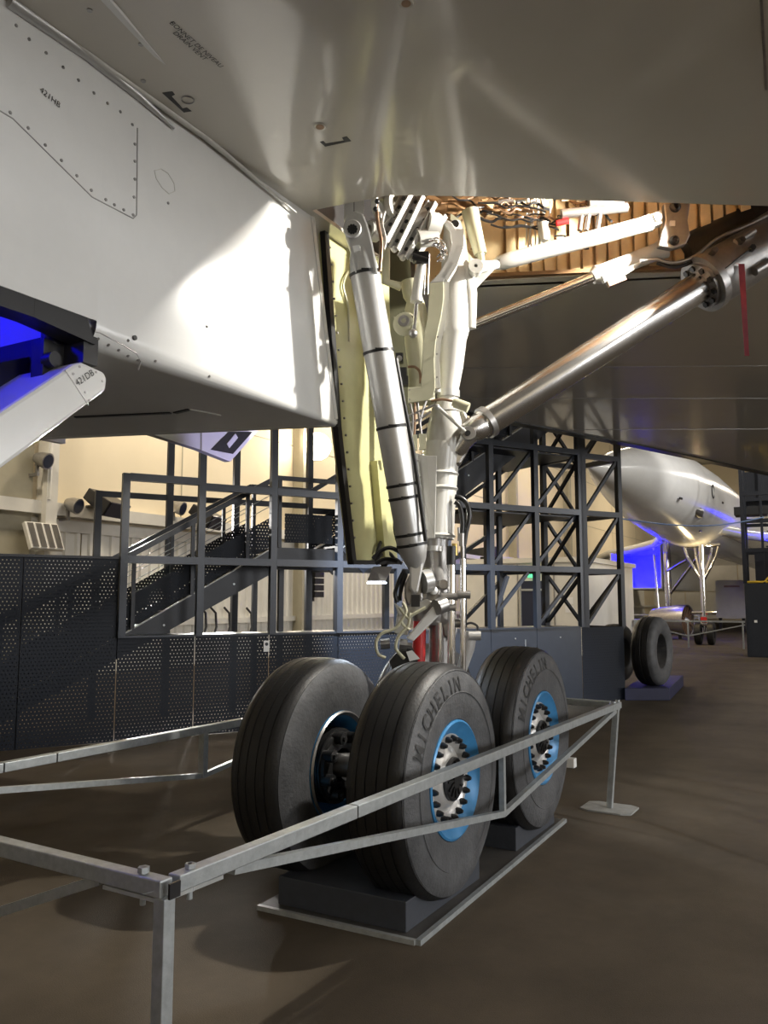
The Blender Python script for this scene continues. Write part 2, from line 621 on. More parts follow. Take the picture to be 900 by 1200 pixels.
def nac_prof(r=.10):
    pr_ = [(NY, ZW), (NY, NB + r)]
    for i in range(1, 7):
        t = math.pi / 2 * i / 6
        pr_.append((NY + r - r * math.cos(t), NB + r - r * math.sin(t)))
    pr_.append((5.0, NB))
    return pr_


def nx(y, z):      # intake lip: raked in side view, swept back outboard
    return XT + (XE - XT) * (ZW - z) / (ZW - NB) - max(0, y - 3.0) * .34


b = MB()
pr_ = nac_prof()
X0 = 2.47
vs_ = []
prL = nac_prof(.025)
for (y, z), (y2, z2) in zip(pr_, prL):
    vs_ += [(X0, y, z), (nx(y2, z2), y2, z2)]
b.add(vs_, [(2 * i, 2 * i + 1, 2 * i + 3, 2 * i + 2) for i in range(len(pr_) - 1)], True)
b.add([(x, y + .05, z + .03 * (1 if z < 3 else 0)) for (x, y, z) in [tuple(v) for v in vs_]], [(2 * i, 2 * i + 2, 2 * i + 3, 2 * i + 1) for i in range(len(pr_) - 1)], True)
# aft of the open bay only the side wall goes on
b.box((-5, NY, 2.90), (X0, NY + .04, ZW))
nac = b.build('nacelle_skin', 'white', air)
# lip face closing the double skin at the intake
MB().box((X0, 5.0, NB), (4.0, 5.05, ZW)).box((-5, 5.0, NB), (X0, 5.05, ZW)).build('nacelle_outer_wall', 'white', air)
b = MB()
for (p, q) in zip(prL[:-1], prL[1:]):
    b.bar((nx(*p) - .01, p[0] + .025, p[1] + (.015 if p[1] < 3 else 0)), (nx(*q) - .01, q[0] + .025, q[1] + (.015 if q[1] < 3 else 0)), .06, .035)
b.build('intake_lip', 'white', air)
# frame of the open bay in the nacelle (black), interior
b = MB()
b.box((-5, NY + .005, 2.82), (2.20, NY + .12, 2.93))
b.hexa([(2.15, NY + .004, 2.82), (2.47, NY + .004, 2.79), (2.47, NY + .12, 2.79), (2.15, NY + .12, 2.82), (2.15, NY + .004, 2.935), (2.42, NY + .004, 2.90), (2.42, NY + .12, 2.90), (2.15, NY + .12, 2.935)])
b.box((2.42, NY + .02, 2.70), (2.50, 5.0, 2.86))
b.build('bay_rim', 'blackm', air)
b = MB()
b.box((-2, 4.7, 2.75), (2.46, 4.74, 4.05))
b.box((2.44, NY + .05, 2.8), (2.47, 4.7, 4.05))
b.box((-2, NY + .05, 4.0), (2.46, 4.7, 4.05))
b.build('nacelle_liner', mat('pale_liner', (.6, .6, .62), .5), air)
MB().ext([PY(104, 405, 3.3), PY(-60, 436, 3.3), PY(-60, 540, 3.3), PY(104, 430, 3.3)], (0, 1.2, 0)).build('gap_shade_plate', 'blackm', air)  # dark plate added to blacken the gap and keep blue light off the flap
b = MB()
b.tube([PY(61, 370, 3.1), PY(60, 405, 3.1)], .045, 14)
b.tube([PY(60, 405, 3.1), PY(60, 412, 3.1)], .03, 12)
b.build('flap_actuator', 'dark', air)
b = MB()
b.obox(PY(57, 425, 3.1), (.06, 0, 0), (0, .04, 0), (0, 0, .09))
b.disc(PY(60, 422, 3.04), (0, 1, 0), .035, .06, 14)
b.bar(PY(75, 412, 3.12), PY(112, 408, 3.12), .05, .05)
b.build('flap_bracket', 'dark', air)
# white spill flap hanging from the nacelle
A_ = PY(97, 424, 2.93)
B_ = PY(0, 488, 2.93)
dirf = (B_ - A_).normalized()
upf = V3(-dirf.z, 0, dirf.x)
if upf.z < 0:
    upf = -upf
b = MB()
L_ = 2.2
prf = [(0.0, 0.0), (.085, -.09), (.085, -.125), (.04, -.165), (-L_, -.19), (-L_, .015), (-.05, .015)]
pf = []
for (q, w) in prf:
    pf.append(A_ - dirf * q + upf * w)
b.ext(pf, (0, 1.5, 0))
fl = b.build('spill_flap', 'white', air, bevel=.03)
text_on('421DB', .042, A_ + dirf * .035 + upf * -.075 + V3(0, -.002, 0), -dirf, upf, 'panel_code', 'blackm', fl, .001)
for (q, w) in ((-.03, -.01), (.04, -.07), (.05, -.12), (-.08, -.02), (-.07, -.115), (-.07, -.155)):
    MB().disc(A_ - dirf * q + upf * w + V3(0, -.001, 0), (0, 1, 0), .006, .004, 8).build('rivet', 'steel', fl)
MB().bar(A_ + dirf * .11 + upf * .012 + V3(0, -.001, 0), A_ + dirf * .09 + upf * -.17 + V3(0, -.001, 0), .004, .003, (0, 1, 0)).build('panel_joint', 'steel', fl)
# second spill flap, in violet light beyond
YF = 4.3
b = MB()
b.ext([PY(150, 500, YF), PY(232, 526, YF), PY(270, 541, YF), PY(304, 503, YF)], (0, .06, 0))
fl2 = b.build('spill_flap', 'white', air)
b = MB()
b.ext([PY(247, 527, YF - .004), PY(273, 532, YF - .004), PY(296, 506, YF - .004), PY(268, 506, YF - .004)], (0, .003, 0))
b.build('dark_recess', 'dark', fl2)
b = MB()
b.ext([PY(266, 520, YF - .01), PY(269, 525, YF - .01), PY(279, 513, YF - .01), PY(276, 508, YF - .01)], (0, .004, 0))
b.build('warning_placard', 'white', fl2)
MB().bar(PY(236, 500, YF - .003), PY(236, 528, YF - .003), .012, .004, (0, 1, 0)).build('panel_joint', 'steel', fl2)
# underside details of the nacelle: vent slots and ribs
b = MB()
b.bar(PZ(88, 489, NB - .004), PZ(200, 484, NB - .004), .03, .008)
b.bar(PZ(205, 484, NB - .004), PZ(222, 480, NB - .004), .03, .008)
b.build('vent_slot', 'dark', air)
b = MB()
b.bar(PZ(222, 480, NB - .004), PZ(258, 487, NB - .004), .02, .008)
b.build('vent_slot_edge', 'pale', air)
# fairing bead along wing root, seal tubes
b = MB()
b.tube([PY(26, 0, NY - .03), PY(120, 75, NY - .03), PY(240, 160, NY - .03), PY(347, 249, NY - .03)], [.018, .018, .016, .006], 10)
b.build('root_seal', 'pale', air)
b = MB()
b.tube([PY(10, 0, NY - .015), PY(100, 62, NY - .015), PY(160, 110, NY - .015), PY(204, 150, NY - .015)], [.03, .028, .022, .008], 10)
b.build('root_fairing', 'silver', air)
b = MB()
b.tube([PY(60, 0, NY - .06), PY(150, 76, NY - .05), PY(215, 128, NY - .04)], [.02, .018, .01], 10)
b.build('root_fairing', 'steel', air)
MB().ext([PZ(118, 0, ZW - .02), PZ(128, 0, ZW - .02), PZ(194, 76, ZW - .002), PZ(180, 66, ZW - .004)], (0, 0, .016)).build('fence_fin', 'white', air)
# rivets, panel joints, codes
rv = [(19, 30), (34, 46), (54, 62), (74, 79), (92, 94), (110, 109), (126, 121), (141, 131), (155, 146), (158, 169), (158, 189), (158, 210), (157, 231), (156, 252), (145, 246), (134, 240), (124, 234), (107, 223), (90, 206), (72, 188), (53, 170), (33, 150), (12, 132), (197, 238)]


def nac_hit(x, y):      # where the ray meets the rounded lower corner of the nacelle
    for i in range(160):
        p = PY(x, y, NY + i * .001)
        r = .10 - .075 * (p.x - X0) / (XE - X0)
        if p.z >= NB + r or (p.y - NY - r) ** 2 + (p.z - NB - r) ** 2 <= r * r:
            return p
    return PY(x, y, NY)


for (x, y) in ((115, 397), (127, 404), (139, 410), (150, 417), (162, 422), (157, 396), (150, 399), (242, 383), (245, 441), (182, 423)):
    MB().disc(nac_hit(x, y), (0, .8, .6), .0075, .006, 8).build('rivet', 'steel', nac)
for (x, y) in rv:
    MB().disc(PY(x, y, NY - .001), (0, 1, 0), .0075, .006, 8).build('rivet', 'steel', nac)
jl = [(0, 130), (15, 139), (108, 231), (156, 256), (160, 252), (161, 150)]
b = MB()
for p, q in zip(jl[:-1], jl[1:]):
    b.bar(PY(*p, NY - .0005), PY(*q, NY - .0005), .0045, .004, (0, 1, 0))
b.build('panel_joint', 'steel', nac)
b = MB()
ov = [(181, 200), (189, 198), (197, 203), (204, 215), (205, 224), (198, 227), (190, 220), (183, 209), (181, 200)]
for p, q in zip(ov[:-1], ov[1:]):
    b.bar(PY(*p, NY - .0005), PY(*q, NY - .0005), .004, .003, (0, 1, 0))
b.build('oval_panel_outline', 'pale', nac)
b = MB()
dl = [(111, 389), (117, 390), (130, 397), (145, 405), (160, 414), (165, 424), (162, 434)]
for p, q in zip(dl[:-1], dl[1:]):
    b.bar(nac_hit(*p), nac_hit(*q), .004, .004, (0, 1, 0))
b.build('panel_joint', 'steel', nac)
MB().disc(nac_hit(157, 396), (0, 1, 0), .012, .02, 10).build('drain_stub', 'dark', nac)
text_on('421HB', .038, PY(58, 117, NY - .001), PY(66, 121, NY) - PY(52, 109, NY), (0, 0, 1), 'panel_code', 'blackm', nac)

# wing stencils and marks
zs = ZW - .001
xd = PZ(246, 66, zs) - PZ(212, 36, zs)
yd = PZ(228, 40, zs) - PZ(226, 56, zs)
for t_, px_ in (('BONNET DE NIVEAU', (229, 54)), ('DRAIN VENT', (221, 55))):
    text_on(t_, .036, PZ(*px_, zs), xd, yd, 'stencil', 'blackm', air, .001)
for pts in ([(190, 109), (202, 107.5), (205, 111), (201, 113), (214, 127.5), (219, 126.5), (224.5, 130.5), (215.5, 132)],
            [(375, 166.5), (379, 165.5), (382, 168.5), (403, 165), (401, 161.5), (406.5, 160), (411.5, 165.5), (381, 172)]):
    MB().ext([PZ(*p, zs - .001) for p in pts], (0, 0, .002)).build('black_bracket_mark', 'blackm', air)
for (x, y, r) in ((375, 148, .022), (476, 3, .02)):
    c = PZ(x, y, zs)
    MB().disc(c, (0, 0, 1), r, .012, 16).build('drain_plug', 'copper', air)
    MB().lathe([(-.004, r), (-.006, r + .008), (-.002, r + .012)], c, (0, 0, 1), 16).build('plug_ring', 'wing', air)
MB().lathe([(-.002, .026), (-.005, .03), (-.002, .034)], PZ(220, 117, zs), (0, 0, 1), 18).build('plug_ring', 'steel', air)
for (x, y) in ((105, 12), (165, 52), (168, 95)):
    MB().disc(PZ(x, y, zs), (0, 0, 1), .012, .006, 10).build('rivet', 'steel', air)

# ---- gear door (yellow-green primer inside)
DY = 2.98
door = [PY(376, 240, DY), PY(462, 240, DY), PY(462, 600, DY), PY(466, 660, DY), PY(412, 660, DY), PY(393, 500, DY)]
dmain = MB().ext(door, (0, .035, 0)).build('gear_door', 'primer', air)
b = MB()
edge = [(378, 240), (384, 330), (395, 500), (404, 580), (413, 660)]
for p, q in zip(edge[:-1], edge[1:]):
    b.bar(PY(*p, DY - .01), PY(*q, DY - .01), .05, .04, (0, 1, 0))
b.build('rubber_seal', 'blackm', dmain)
MB().bar(PY(411, 659, DY - .01), PY(466, 659, DY - .01), .03, .05, (0, 1, 0)).build('lower_seal', 'dark', dmain)
for i in range(20):
    y = 250 + i * 20
    x = 383 + (y - 240) * .083
    MB().disc(PY(x, y, DY - .03), (0, 1, 0), .008, .012, 8).build('rivet', 'steel', dmain)
MB().tube([PY(408, 318, DY - .02), PY(402, 335, DY - .02), PY(408, 360, DY - .02), PY(409, 400, DY - .02)], .008, 8).build('door_wire', 'cream', dmain)
MB().bar(PY(440, 540, DY - .03), PY(450, 655, DY - .03), .06, .06, (0, 1, 0)).build('door_stiffener', 'primer', dmain)

# ---- main strut
G = 5.47


def g(x, y, off=0.0):
    return PF(x, y, G - off)


px = G / 955.0     # metres per pixel at the leg


def axis_tube(b, rows, off=0.0, seg=28):   # rows: (y, x_left, x_right)
    b.tube([g((l + r) / 2, y, off) for (y, l, r) in rows], [(r - l) / 2 * px for (y, l, r) in rows], seg)
    return b


strut = axis_tube(MB(), [(262, 520, 540), (285, 518, 546), (305, 517, 549), (330, 516, 551), (360, 512, 551), (388, 509, 550), (394, 511, 549), (398, 513, 547), (430, 514, 543), (455, 514, 538), (462, 513, 538), (470, 513, 537), (480, 506, 541), (500, 501, 545), (515, 499, 544), (530, 500, 541), (545, 500, 536)])
st = strut.build('main_strut', 'pale', air)
# forging ribs and pads on the strut
b = MB()
b.tube([g(528, 300, .02), g(545, 318, .02), g(550, 345, .02), g(551, 385, 0)], [.05, .06, .055, .04], 14)
b.tube([g(512, 350, .12), g(510, 400, .13), g(512, 460, .12)], [.03, .025, .025], 12)
b.build('strut_rib', 'pale', st)
axis_tube(MB(), [(458, 512, 539), (466, 512, 539)]).build('clamp_band', 'silver', st)
MB().lathe([(-.03, .09), (0, .11), (.03, .09)], g(524, 484), (0, 0, 1), 28).build('strut_collar', 'silver', st)
# lower outer sleeve with two ribs and side plate
sl = axis_tube(MB(), [(520, 496, 540), (560, 494, 536), (600, 490, 533), (631, 487, 532)]).build('strut_sleeve', 'pale', air)
for (y, l, r) in ((556, 491, 537), (573, 491, 536), (628, 486, 533)):
    axis_tube(MB(), [(y - 2.5, l + 1, r - 1), (y, l - 1, r + 1), (y + 2.5, l + 1, r - 1)]).build('sleeve_ring', 'pale', sl)
MB().ext([g(480, 529, .10), g(500, 534, .16), g(512, 534, .17), g(510, 631, .17), g(497, 631, .16)], V3(cA, sA, 0) * .02).build('sleeve_cover', 'pale', air, bevel=.004)
MB().ext([g(480, 528, .15), g(490, 532, .17), g(500, 631, .17), g(494, 630, .15)], V3(cA, sA, 0) * .02).build('side_plate', 'white', air)
for (x, y) in ((493, 559), (500, 622), (490, 540)):
    MB().disc(g(x, y, .18), (cA, sA, 0), .007, .02, 8).build('bolt', 'steel', sl)
# piston and lower forging
b = axis_tube(MB(), [(628, 489, 526), (640, 491, 525), (665, 494, 526), (668, 492, 528), (690, 486, 530), (720, 482, 532), (732, 486, 530)])
b.build('lower_forging', 'steel', air)
axis_tube(MB(), [(640, 497, 519), (646, 497, 519)], .06).build('piston_ring', 'silver', air)
axis_tube(MB(), [(728, 503, 530), (800, 503, 530), (870, 502, 529)]).build('piston', 'steel', air)
MB().tube([g(492, 728, .08), g(490, 800, .08)], .042, 16).build('red_jack_post', 'red', air)
# vertical chrome guide rods with couplings
for (x, y0, y1, r, o_) in ((529, 645, 790, .026, .17), (542.5, 655, 800, .019, .17), (516, 730, 800, .015, .14)):
    MB().tube([g(x, y0, o_), g(x, y1, o_)], r, 14).build('guide_rod', 'chrome', air)
b = MB()
b.tube([g(529, 640, .17), g(528.5, 662, .17)], .03, 12)
b.build('rod_head', 'hose', air)
for (x0, x1, y, o_) in ((517, 536, 699, .18), (536, 551, 697, .18), (518, 534, 712, .18)):
    MB().tube([g(x0, y, o_), g(x1, y, o_)], .026, 12).build('rod_clamp', 'steel', air)
for (x, y0, y1, r) in ((533, 637, 651, .02), (541, 625, 640, .018), (542, 640, 660, .014), (537.5, 618, 634, .008)):
    MB().tube([g(x, y0, .15), g(x, y1, .15)], r, 10).build('hose_fitting', 'brass' if r == .02 else 'steel', air)
for pts in ([(533, 582), (541, 584), (548, 592), (550, 606), (546, 624), (544, 638)], [(533, 588), (538, 592), (541, 602), (542, 615), (541, 628)]):
    MB().tube([g(x, y, .1) for (x, y) in pts], .0165, 12).build('hydraulic_hose', 'hose', air)
b = MB()
b.ext([g(516, 690, .1), g(534, 715, .1), g(536, 740, .1), g(532, 752, .1), g(520, 745, .1), g(514, 712, .1)], V3(cA, sA, 0) * .1)
b.tube([g(525, 730, .13), g(540, 730, .13)], .03, 12)
b.build('lower_bracket', 'steel', air, bevel=.01)
b = MB()
b.tube([g(551, 740, 0), g(548, 760, 0), g(540, 790, 0)], [.05, .045, .03], 12)
b.disc(g(556, 745, .05), RD, .03, .08, 12)
b.build('rear_link', 'silver', air)
MB().tube([g(543, 733, .02), g(552, 730, .02), g(560, 735, .02), g(556, 744, .02)], .008, 8).build('rear_cable', 'hose', air)

# side bracket below the drag stay: the fork that takes the foot of the stay
b = MB()
b.ext([g(483, 668, .2), g(492, 668, .2), g(496, 700, .2), g(494, 712, .2), g(478, 712, .2), g(474, 700, .2), g(474, 685, .2)], V3(cA, sA, 0) * .06)
b.ext([g(492, 672, .12), g(505, 665, .12), g(512, 680, .12), g(526, 682, .12), g(526, 690, .12), g(512, 694, .12), g(500, 711, .12), g(492, 711, .12)], V3(cA, sA, 0) * .07)
b.build('stay_fork', 'steel', air, bevel=.012)
MB().ext([g(482, 697, .27), g(492, 697, .27), g(492, 711, .27), g(482, 711, .27)], V3(cA, sA, 0) * .04).build('fork_slot', 'blackm', air)
b = MB()
b.tube([g(495, 682, .22), g(504, 680, .2)], .075, 20)
b.build('fork_boss', 'silver', air)
MB().disc(g(519.5, 684.5, .14), (cA, sA, 0), .03, .05, 14).build('fork_bolt', 'steel', air)
MB().ball(g(508, 692, .2), .028).build('grease_ball', 'paper', air)

# torque link with pipes
b = MB()
b.ext([g(515, 701, .26), g(520, 716, .26), g(484, 752, .26), (g(476, 748, .26))], V3(cA, sA, 0) * .05)
b.build('torque_link', 'white', air, bevel=.01)
b = MB()
b.ext([g(467, 722, .22), g(500, 714, .22), g(508, 705, .22), g(500, 702, .22), g(470, 712, .22), g(462, 706, .22)], V3(cA, sA, 0) * .06)
b.ext([g(466, 716, .2), g(480, 720, .2), g(478, 745, .2), g(462, 742, .2)], V3(cA, sA, 0) * .05)
b.build('link_web', 'pale', air, bevel=.008)
MB().tube([g(511, 712, .28), g(521, 708, .24)], .05, 20).build('link_pivot', 'steel', air)
b = MB()
b.ext([g(476, 752, .24), g(484, 760, .24), g(490, 775, .24), g(462, 790, .24), g(456, 775, .24)], V3(cA, sA, 0) * .07)
b.build('lower_torque_link', 'dark', air)
MB().ext([g(476, 764, .26), g(483, 762, .26), g(492, 772, .26), g(480, 775, .26)], V3(cA, sA, 0) * .03).build('link_pad', 'white', air)
for (x0, y0, x1, y1, r) in ((446, 755, 457, 754, .032), (468, 755, 477, 756, .035), (476, 756, 483, 757, .018)):
    MB().tube([g(x0, y0, .28), g(x1, y1, .28)], r, 8).build('apex_bolt', 'steel', air)
for pts in ([(472, 706), (476, 716), (470, 728), (462, 737), (448, 742), (441, 752), (443, 766), (452, 771)],
            [(480, 718), (479, 732), (472, 740), (466, 748), (464, 760), (470, 768), (474, 772)],
            [(499, 712), (484, 720), (478, 724), (468, 712)], [(470, 728), (473, 733), (480, 738)]):
    MB().tube([g(x, y, .3) for (x, y) in pts], .0105, 10).build('brake_pipe', 'cream', air)
for pts in ([(464, 600), (463, 620), (468, 640), (474, 655)], [(474, 668), (468, 680), (463, 695), (466, 706)], [(476, 672), (470, 690), (468, 704)], [(437, 655), (447, 645), (458, 642), (470, 648)], [(440, 660), (452, 655), (466, 658)]):
    MB().tube([g(x, y, .16) for (x, y) in pts], .014, 8).build('electric_cable', 'hose', air)

# ---- drag stay: fat silver tube in front of the leg
S0, S1 = PF(424, 300, 4.95), PF(483, 640, 5.2)


def stay(y):   # point on the stay axis at picture height y
    t = (y - 300) / 340.0
    return S0.lerp(S1, t)


dS = (S1 - S0).normalized()
b = MB()
b.tube([stay(285), stay(300), stay(318), stay(480), stay(632), stay(642), stay(656), stay(668)], [.055, .078, .094, .095, .094, .095, .075, .042], 32)
sty = b.build('drag_stay', 'silver', air)
for y in (321, 412, 500, 568, 583, 626, 638):
    b = MB()
    p = stay(y)
    b.lathe([(-.009, .094), (-.009, .1), (.009, .1), (.009, .094)], p, dS, 32)
    b.bar(p - VD * .1 - RD * .02, p - VD * .1 + RD * .03, .018, .014)
    b.build('hose_clamp', 'dark', sty)
b = MB()
b.ext([PF(403, 262, 4.88), PF(406, 252, 4.88), PF(416, 246, 4.88), PF(426, 250, 4.88), PF(431, 262, 4.88), PF(437, 285, 4.88), PF(443, 320, 4.88), PF(416, 320, 4.88), PF(410, 290, 4.88), PF(405, 275, 4.88)], V3(cA, sA, 0) * .11)
b.build('stay_lug', 'silver', air, bevel=.012)
b = MB()
b.lathe([(-.02, .001), (-.02, .052), (-.012, .058), (.0, .058)], PF(413, 269, 4.87), (cA, sA, 0), 24)
b.build('lug_bearing', 'silver', air)
b = MB()
for i in range(10):
    a = i * math.pi / 5
    b.disc(PF(413, 269, 4.85) + (RD * math.cos(a) + UD * math.sin(a)) * .024, (cA, sA, 0), .008, .02, 8)
b.disc(PF(413, 269, 4.852), (cA, sA, 0), .018, .024, 12)
b.build('castellated_nut', 'dark', air)
MB().ext([PF(413, 288, 4.87), PF(421, 287, 4.87), PF(422, 293, 4.87), PF(415, 295, 4.87)], V3(cA, sA, 0) * .012).build('data_plate', 'paper', air)
b = MB()
b.lathe([(-.03, .035), (-.03, .065), (.03, .065), (.03, .035)], PF(437, 271, 5.0), RD + VD * .6, 20, closed=True)
b.build('trunnion_ring', 'pale', air)
for (x, y) in ((409, 245), (421, 245)):
    MB().bar(PF(x, y - 12, 4.97), PF(x, y + 14, 4.97), .045, .06).build('hanger_post', 'silver', air)
MB().bar(PF(413, 232, 5.0), PF(414, 256, 5.0), .07, .05).build('hanger_spring', 'dark', air)
b = MB()
b.tube([PF(441, 236, 4.9), PF(443, 262, 4.9), PF(447, 285, 4.9), PF(445, 318, 4.9)], .011, 10)
b.build('brake_line', 'copper', air)
MB().tube([PF(451, 248, 4.92), PF(448, 262, 4.92), PF(452, 280, 4.92), PF(450, 292, 4.92)], .009, 8).build('brake_line', 'pale', air)
for (x, y) in ((442, 236), (440, 245)):
    MB().ball(PF(x, y, 4.88), .016).build('union_nut', 'dark', air)
MB().tube([PF(464, 420, 5.06), PF(473, 470, 5.08), PF(479, 500, 5.1), PF(486, 540, 5.1), PF(499, 634, 5.1)], .014, 8).build('stay_conduit', 'dark', air)
# foot of the stay: flat tongue
b = MB()
b.ext([PF(479, 655, 5.17), PF(497, 655, 5.17), PF(495, 668, 5.17), PF(490, 694, 5.17), (PF(485, 697, 5.17)), PF(480, 690, 5.17), PF(480, 668, 5.17)], V3(cA, sA, 0) * .07)
b.build('stay_tongue', 'silver', air, bevel=.012)

# ---- ribbed trunnion bracket: perforated plates and bosses
OB = 4.98
plates = [((478, 226), (449, 282), .012), ((492, 229), (462, 292), .012), ((507, 237), (472, 302), .012), ((519, 252), (483, 303), .012)]
for i, (p, q, th) in enumerate(plates):
    P, Q = PF(*p, OB + .06 * i), PF(*q, OB + .06 * i)
    d = (Q - P)
    wv = (RD * .80 + UD * .35 - V3(cA, sA, 0) * .35).normalized()
    wv = (wv - d.normalized() * wv.dot(d.normalized())).normalized()
    tn = d.normalized().cross(wv)
    b = MB()
    b.obox((P + Q) / 2, d / 2, wv * .03, tn * .008)
    b.m = 1
    b.obox((P + Q) / 2 - wv * .03, d / 2, wv * .006, tn * .022)
    b.obox((P + Q) / 2 + wv * .03, d / 2, wv * .005, tn * .018)
    po = b.build('perforated_plate', ['steel', 'pale'], air)
    for kx in range(5):
        c = P.lerp(Q, .14 + .18 * kx)
        b = MB()
        b.disc(c - tn * .009, tn, .014, .006, 12)
        b.disc(c + tn * .009, tn, .014, .006, 12)
        b.build('lightening_hole', 'dark', po)
    MB().ball(Q, .022).build('plate_foot', 'pale', po)
b = MB()
for (p, q, r) in (((446, 240), (470, 238), .07), ((470, 262), (498, 256), .075), ((488, 280), (510, 276), .065), ((498, 262), (512, 266), .085)):
    b.tube([PF(*p, OB + .14), PF(*q, OB + .18)], r, 24)
b.build('trunnion_barrel', 'pale', air)
b = MB()
b.lathe([(-.02, .05), (-.02, .085), (.02, .085), (.02, .05)], PF(447, 243, OB - .02), RD * .7 - VD * .5, 24, closed=True)
b.lathe([(-.02, .05), (-.02, .085), (.02, .085), (.02, .05)], PF(462, 240, OB + .0), RD * .7 - VD * .5, 24, closed=True)
b.build('trunnion_ring', 'pale', air)
# tangle of bonding wires
for j in range(9):
    cx, cy = 508 + random.uniform(-4, 4), 290 + random.uniform(-4, 6)
    pts = []
    for i in range(9):
        a = i / 8 * 2.6 - .9 + random.uniform(-.1, .1)
        pts.append(PF(cx + 13 * math.cos(a), cy - 14 * math.sin(a) + i * .9, OB + .08 + random.uniform(0, .06)))
    MB().tube(pts, .0045, 6).build('bonding_wire', 'chrome', air)
b = MB()
b.obox(PF(493, 302, 5.1), RD * .05, V3(cA, sA, 0) * .03, V3(0, 0, .03))
b.tube([PF(484, 300, 5.08), PF(502, 306, 5.08)], .02, 10)
b.build('valve_cluster', 'dark', air)
# small actuator
b = MB()
b.tube([PF(494, 308, 5.15), PF(491, 325, 5.15), PF(488, 348, 5.15)], [.028, .033, .034], 16)
b.tube([PF(488, 348, 5.15), PF(488, 354, 5.15)], .04, 16)
b.build('door_actuator', 'pale', air)
MB().tube([PF(488, 354, 5.15), PF(486, 374, 5.15), PF(484, 392, 5.15)], .014, 12).build('actuator_rod', 'chrome', air)
MB().ball(PF(484, 391, 5.13), .03).build('rod_end', 'steel', air)
for xo in (499, 503):
    MB().tube([PF(xo, 298, 5.16), PF(xo - 2, 345, 5.16)], .006, 8).build('actuator_pipe', 'steel', air)
# cream casting behind it, with the hexagonal boss
b = axis_tube(MB(), [(330, 469, 492), (346, 472, 494), (352, 476, 496), (362, 474, 500), (400, 474, 505), (430, 478, 508), (472, 478, 510)], .06)
b.build('hinge_casting', 'cream', air)
b = MB()
b.tube([PF(474, 380, 5.18), PF(476, 379, 5.3)], .075, 28)
b.build('boss_flange', 'cream', air)
b = MB()
b.tube([PF(474, 376, 5.13), PF(475, 376, 5.2)], .058, 6, smooth=False)
b.build('hexagon_nut', 'cream', air)
b = MB()
b.lathe([(-.005, .016), (-.01, .02), (-.01, .036), (.0, .038)], PF(473, 376, 5.125), (cA, sA, 0), 20)
b.build('nut_recess', 'steel', air)
MB().ext([PF(461, 371, 5.18), PF(466, 371, 5.18), PF(470, 378, 5.18), PF(464, 377, 5.18)], V3(cA, sA, 0) * .02).build('boss_tab', 'cream', air)
MB().tube([PF(452, 292, 5.3), PF(452, 330, 5.3), PF(470, 336, 5.3)], .03, 12).build('casting_arm', 'cream', air)

MB().ext([g(455, 284, -.28), g(480, 290, -.28), g(486, 400, -.28), g(484, 520, -.28), g(468, 520, -.28), g(458, 420, -.28)], V3(cA, sA, 0) * .03).build('dark_olive_plate', mat('dark_olive', (.09, .088, .05), .5), air)  # dark olive plate closing the gap beside the strut, behind the casting
# ---- cream fairing plate in front of the strut
O2 = 5.2
fp = [(503, 332), (503, 346), (501, 372), (496, 398), (494, 440), (493, 453), (478, 454), (478, 472), (502, 469), (508, 464), (510, 455), (509, 420), (511, 398), (517, 372), (520, 350), (520, 330)]
b = MB()
b.ext([PF(x, y, O2) for (x, y) in fp], V3(cA, sA, 0) * .02)
fpo = b.build('fairing_plate', 'cream', air, bevel=.004)
fl_ = [(520, 330), (520, 350), (517, 372), (511, 398), (509, 420), (510, 455), (516, 455), (515, 425), (517, 400), (523, 374), (526, 350), (526, 330)]
MB().ext([PF(x, y, O2 + .02) for (x, y) in fl_], V3(cA, sA, 0) * .03).build('plate_flange', 'pale', fpo)
band = [(503, 332), (520, 330), (530, 312), (537, 292), (537, 274), (530, 261), (520, 255), (510, 255), (512, 259), (521, 262), (527, 270), (529, 286), (524, 304), (514, 320)]
MB().ext([PF(x, y, O2) for (x, y) in band], V3(cA, sA, 0) * .03).build('fairing_band', 'pale', air, bevel=.006)
b = MB()
for (p, q) in (((520, 330), (531, 312)), ((531, 312), (538, 292)), ((538, 292), (538, 272))):
    P, Q = PF(*p, O2 + .05), PF(*q, O2 + .05)
    b.bar(P, Q, .05, .1, V3(cA, sA, 0))
b.build('band_side', 'pale', air)
for (x, y) in ((480, 457), (480, 468), (512, 415), (512, 442), (513, 395)):
    MB().disc(PF(x, y, O2 - .005), (cA, sA, 0), .006, .012, 8).build('rivet', 'steel', fpo)
# pipes and connectors below the plate
for pts in ([(480, 470), (484, 490), (482, 520)], [(489, 470), (491, 488), (494, 512)], [(500, 468), (496, 480), (492, 496)], [(473, 490), (492, 482), (510, 474)], [(470, 500), (490, 492), (505, 482)], [(486, 472), (486, 500), (484, 525)], [(505, 470), (518, 468), (530, 470)], [(478, 430), (486, 430), (492, 436), (493, 449)]):
    MB().tube([PF(x, y, 5.24) for (x, y) in pts], .009, 8).build('brake_pipe', 'steel' if random.random() < .5 else 'copper', air)
for (x0, y0) in ((485, 512), (495, 511)):
    MB().obox(PF(x0, y0 + 7, 5.22), RD * .022, V3(cA, sA, 0) * .02, V3(0, 0, .05)).build('connector_block', 'cream', air)
for (x, y) in ((468, 420), (472, 437), (474, 447)):
    MB().obox(PF(x, y, 5.3), RD * .025, V3(cA, sA, 0) * .03, V3(0, 0, .03)).build('wiring_block', 'dark', air)
MB().disc(PF(468, 420, 5.26), (cA, sA, 0), .018, .02, 10).build('wiring_button', 'steel', air)

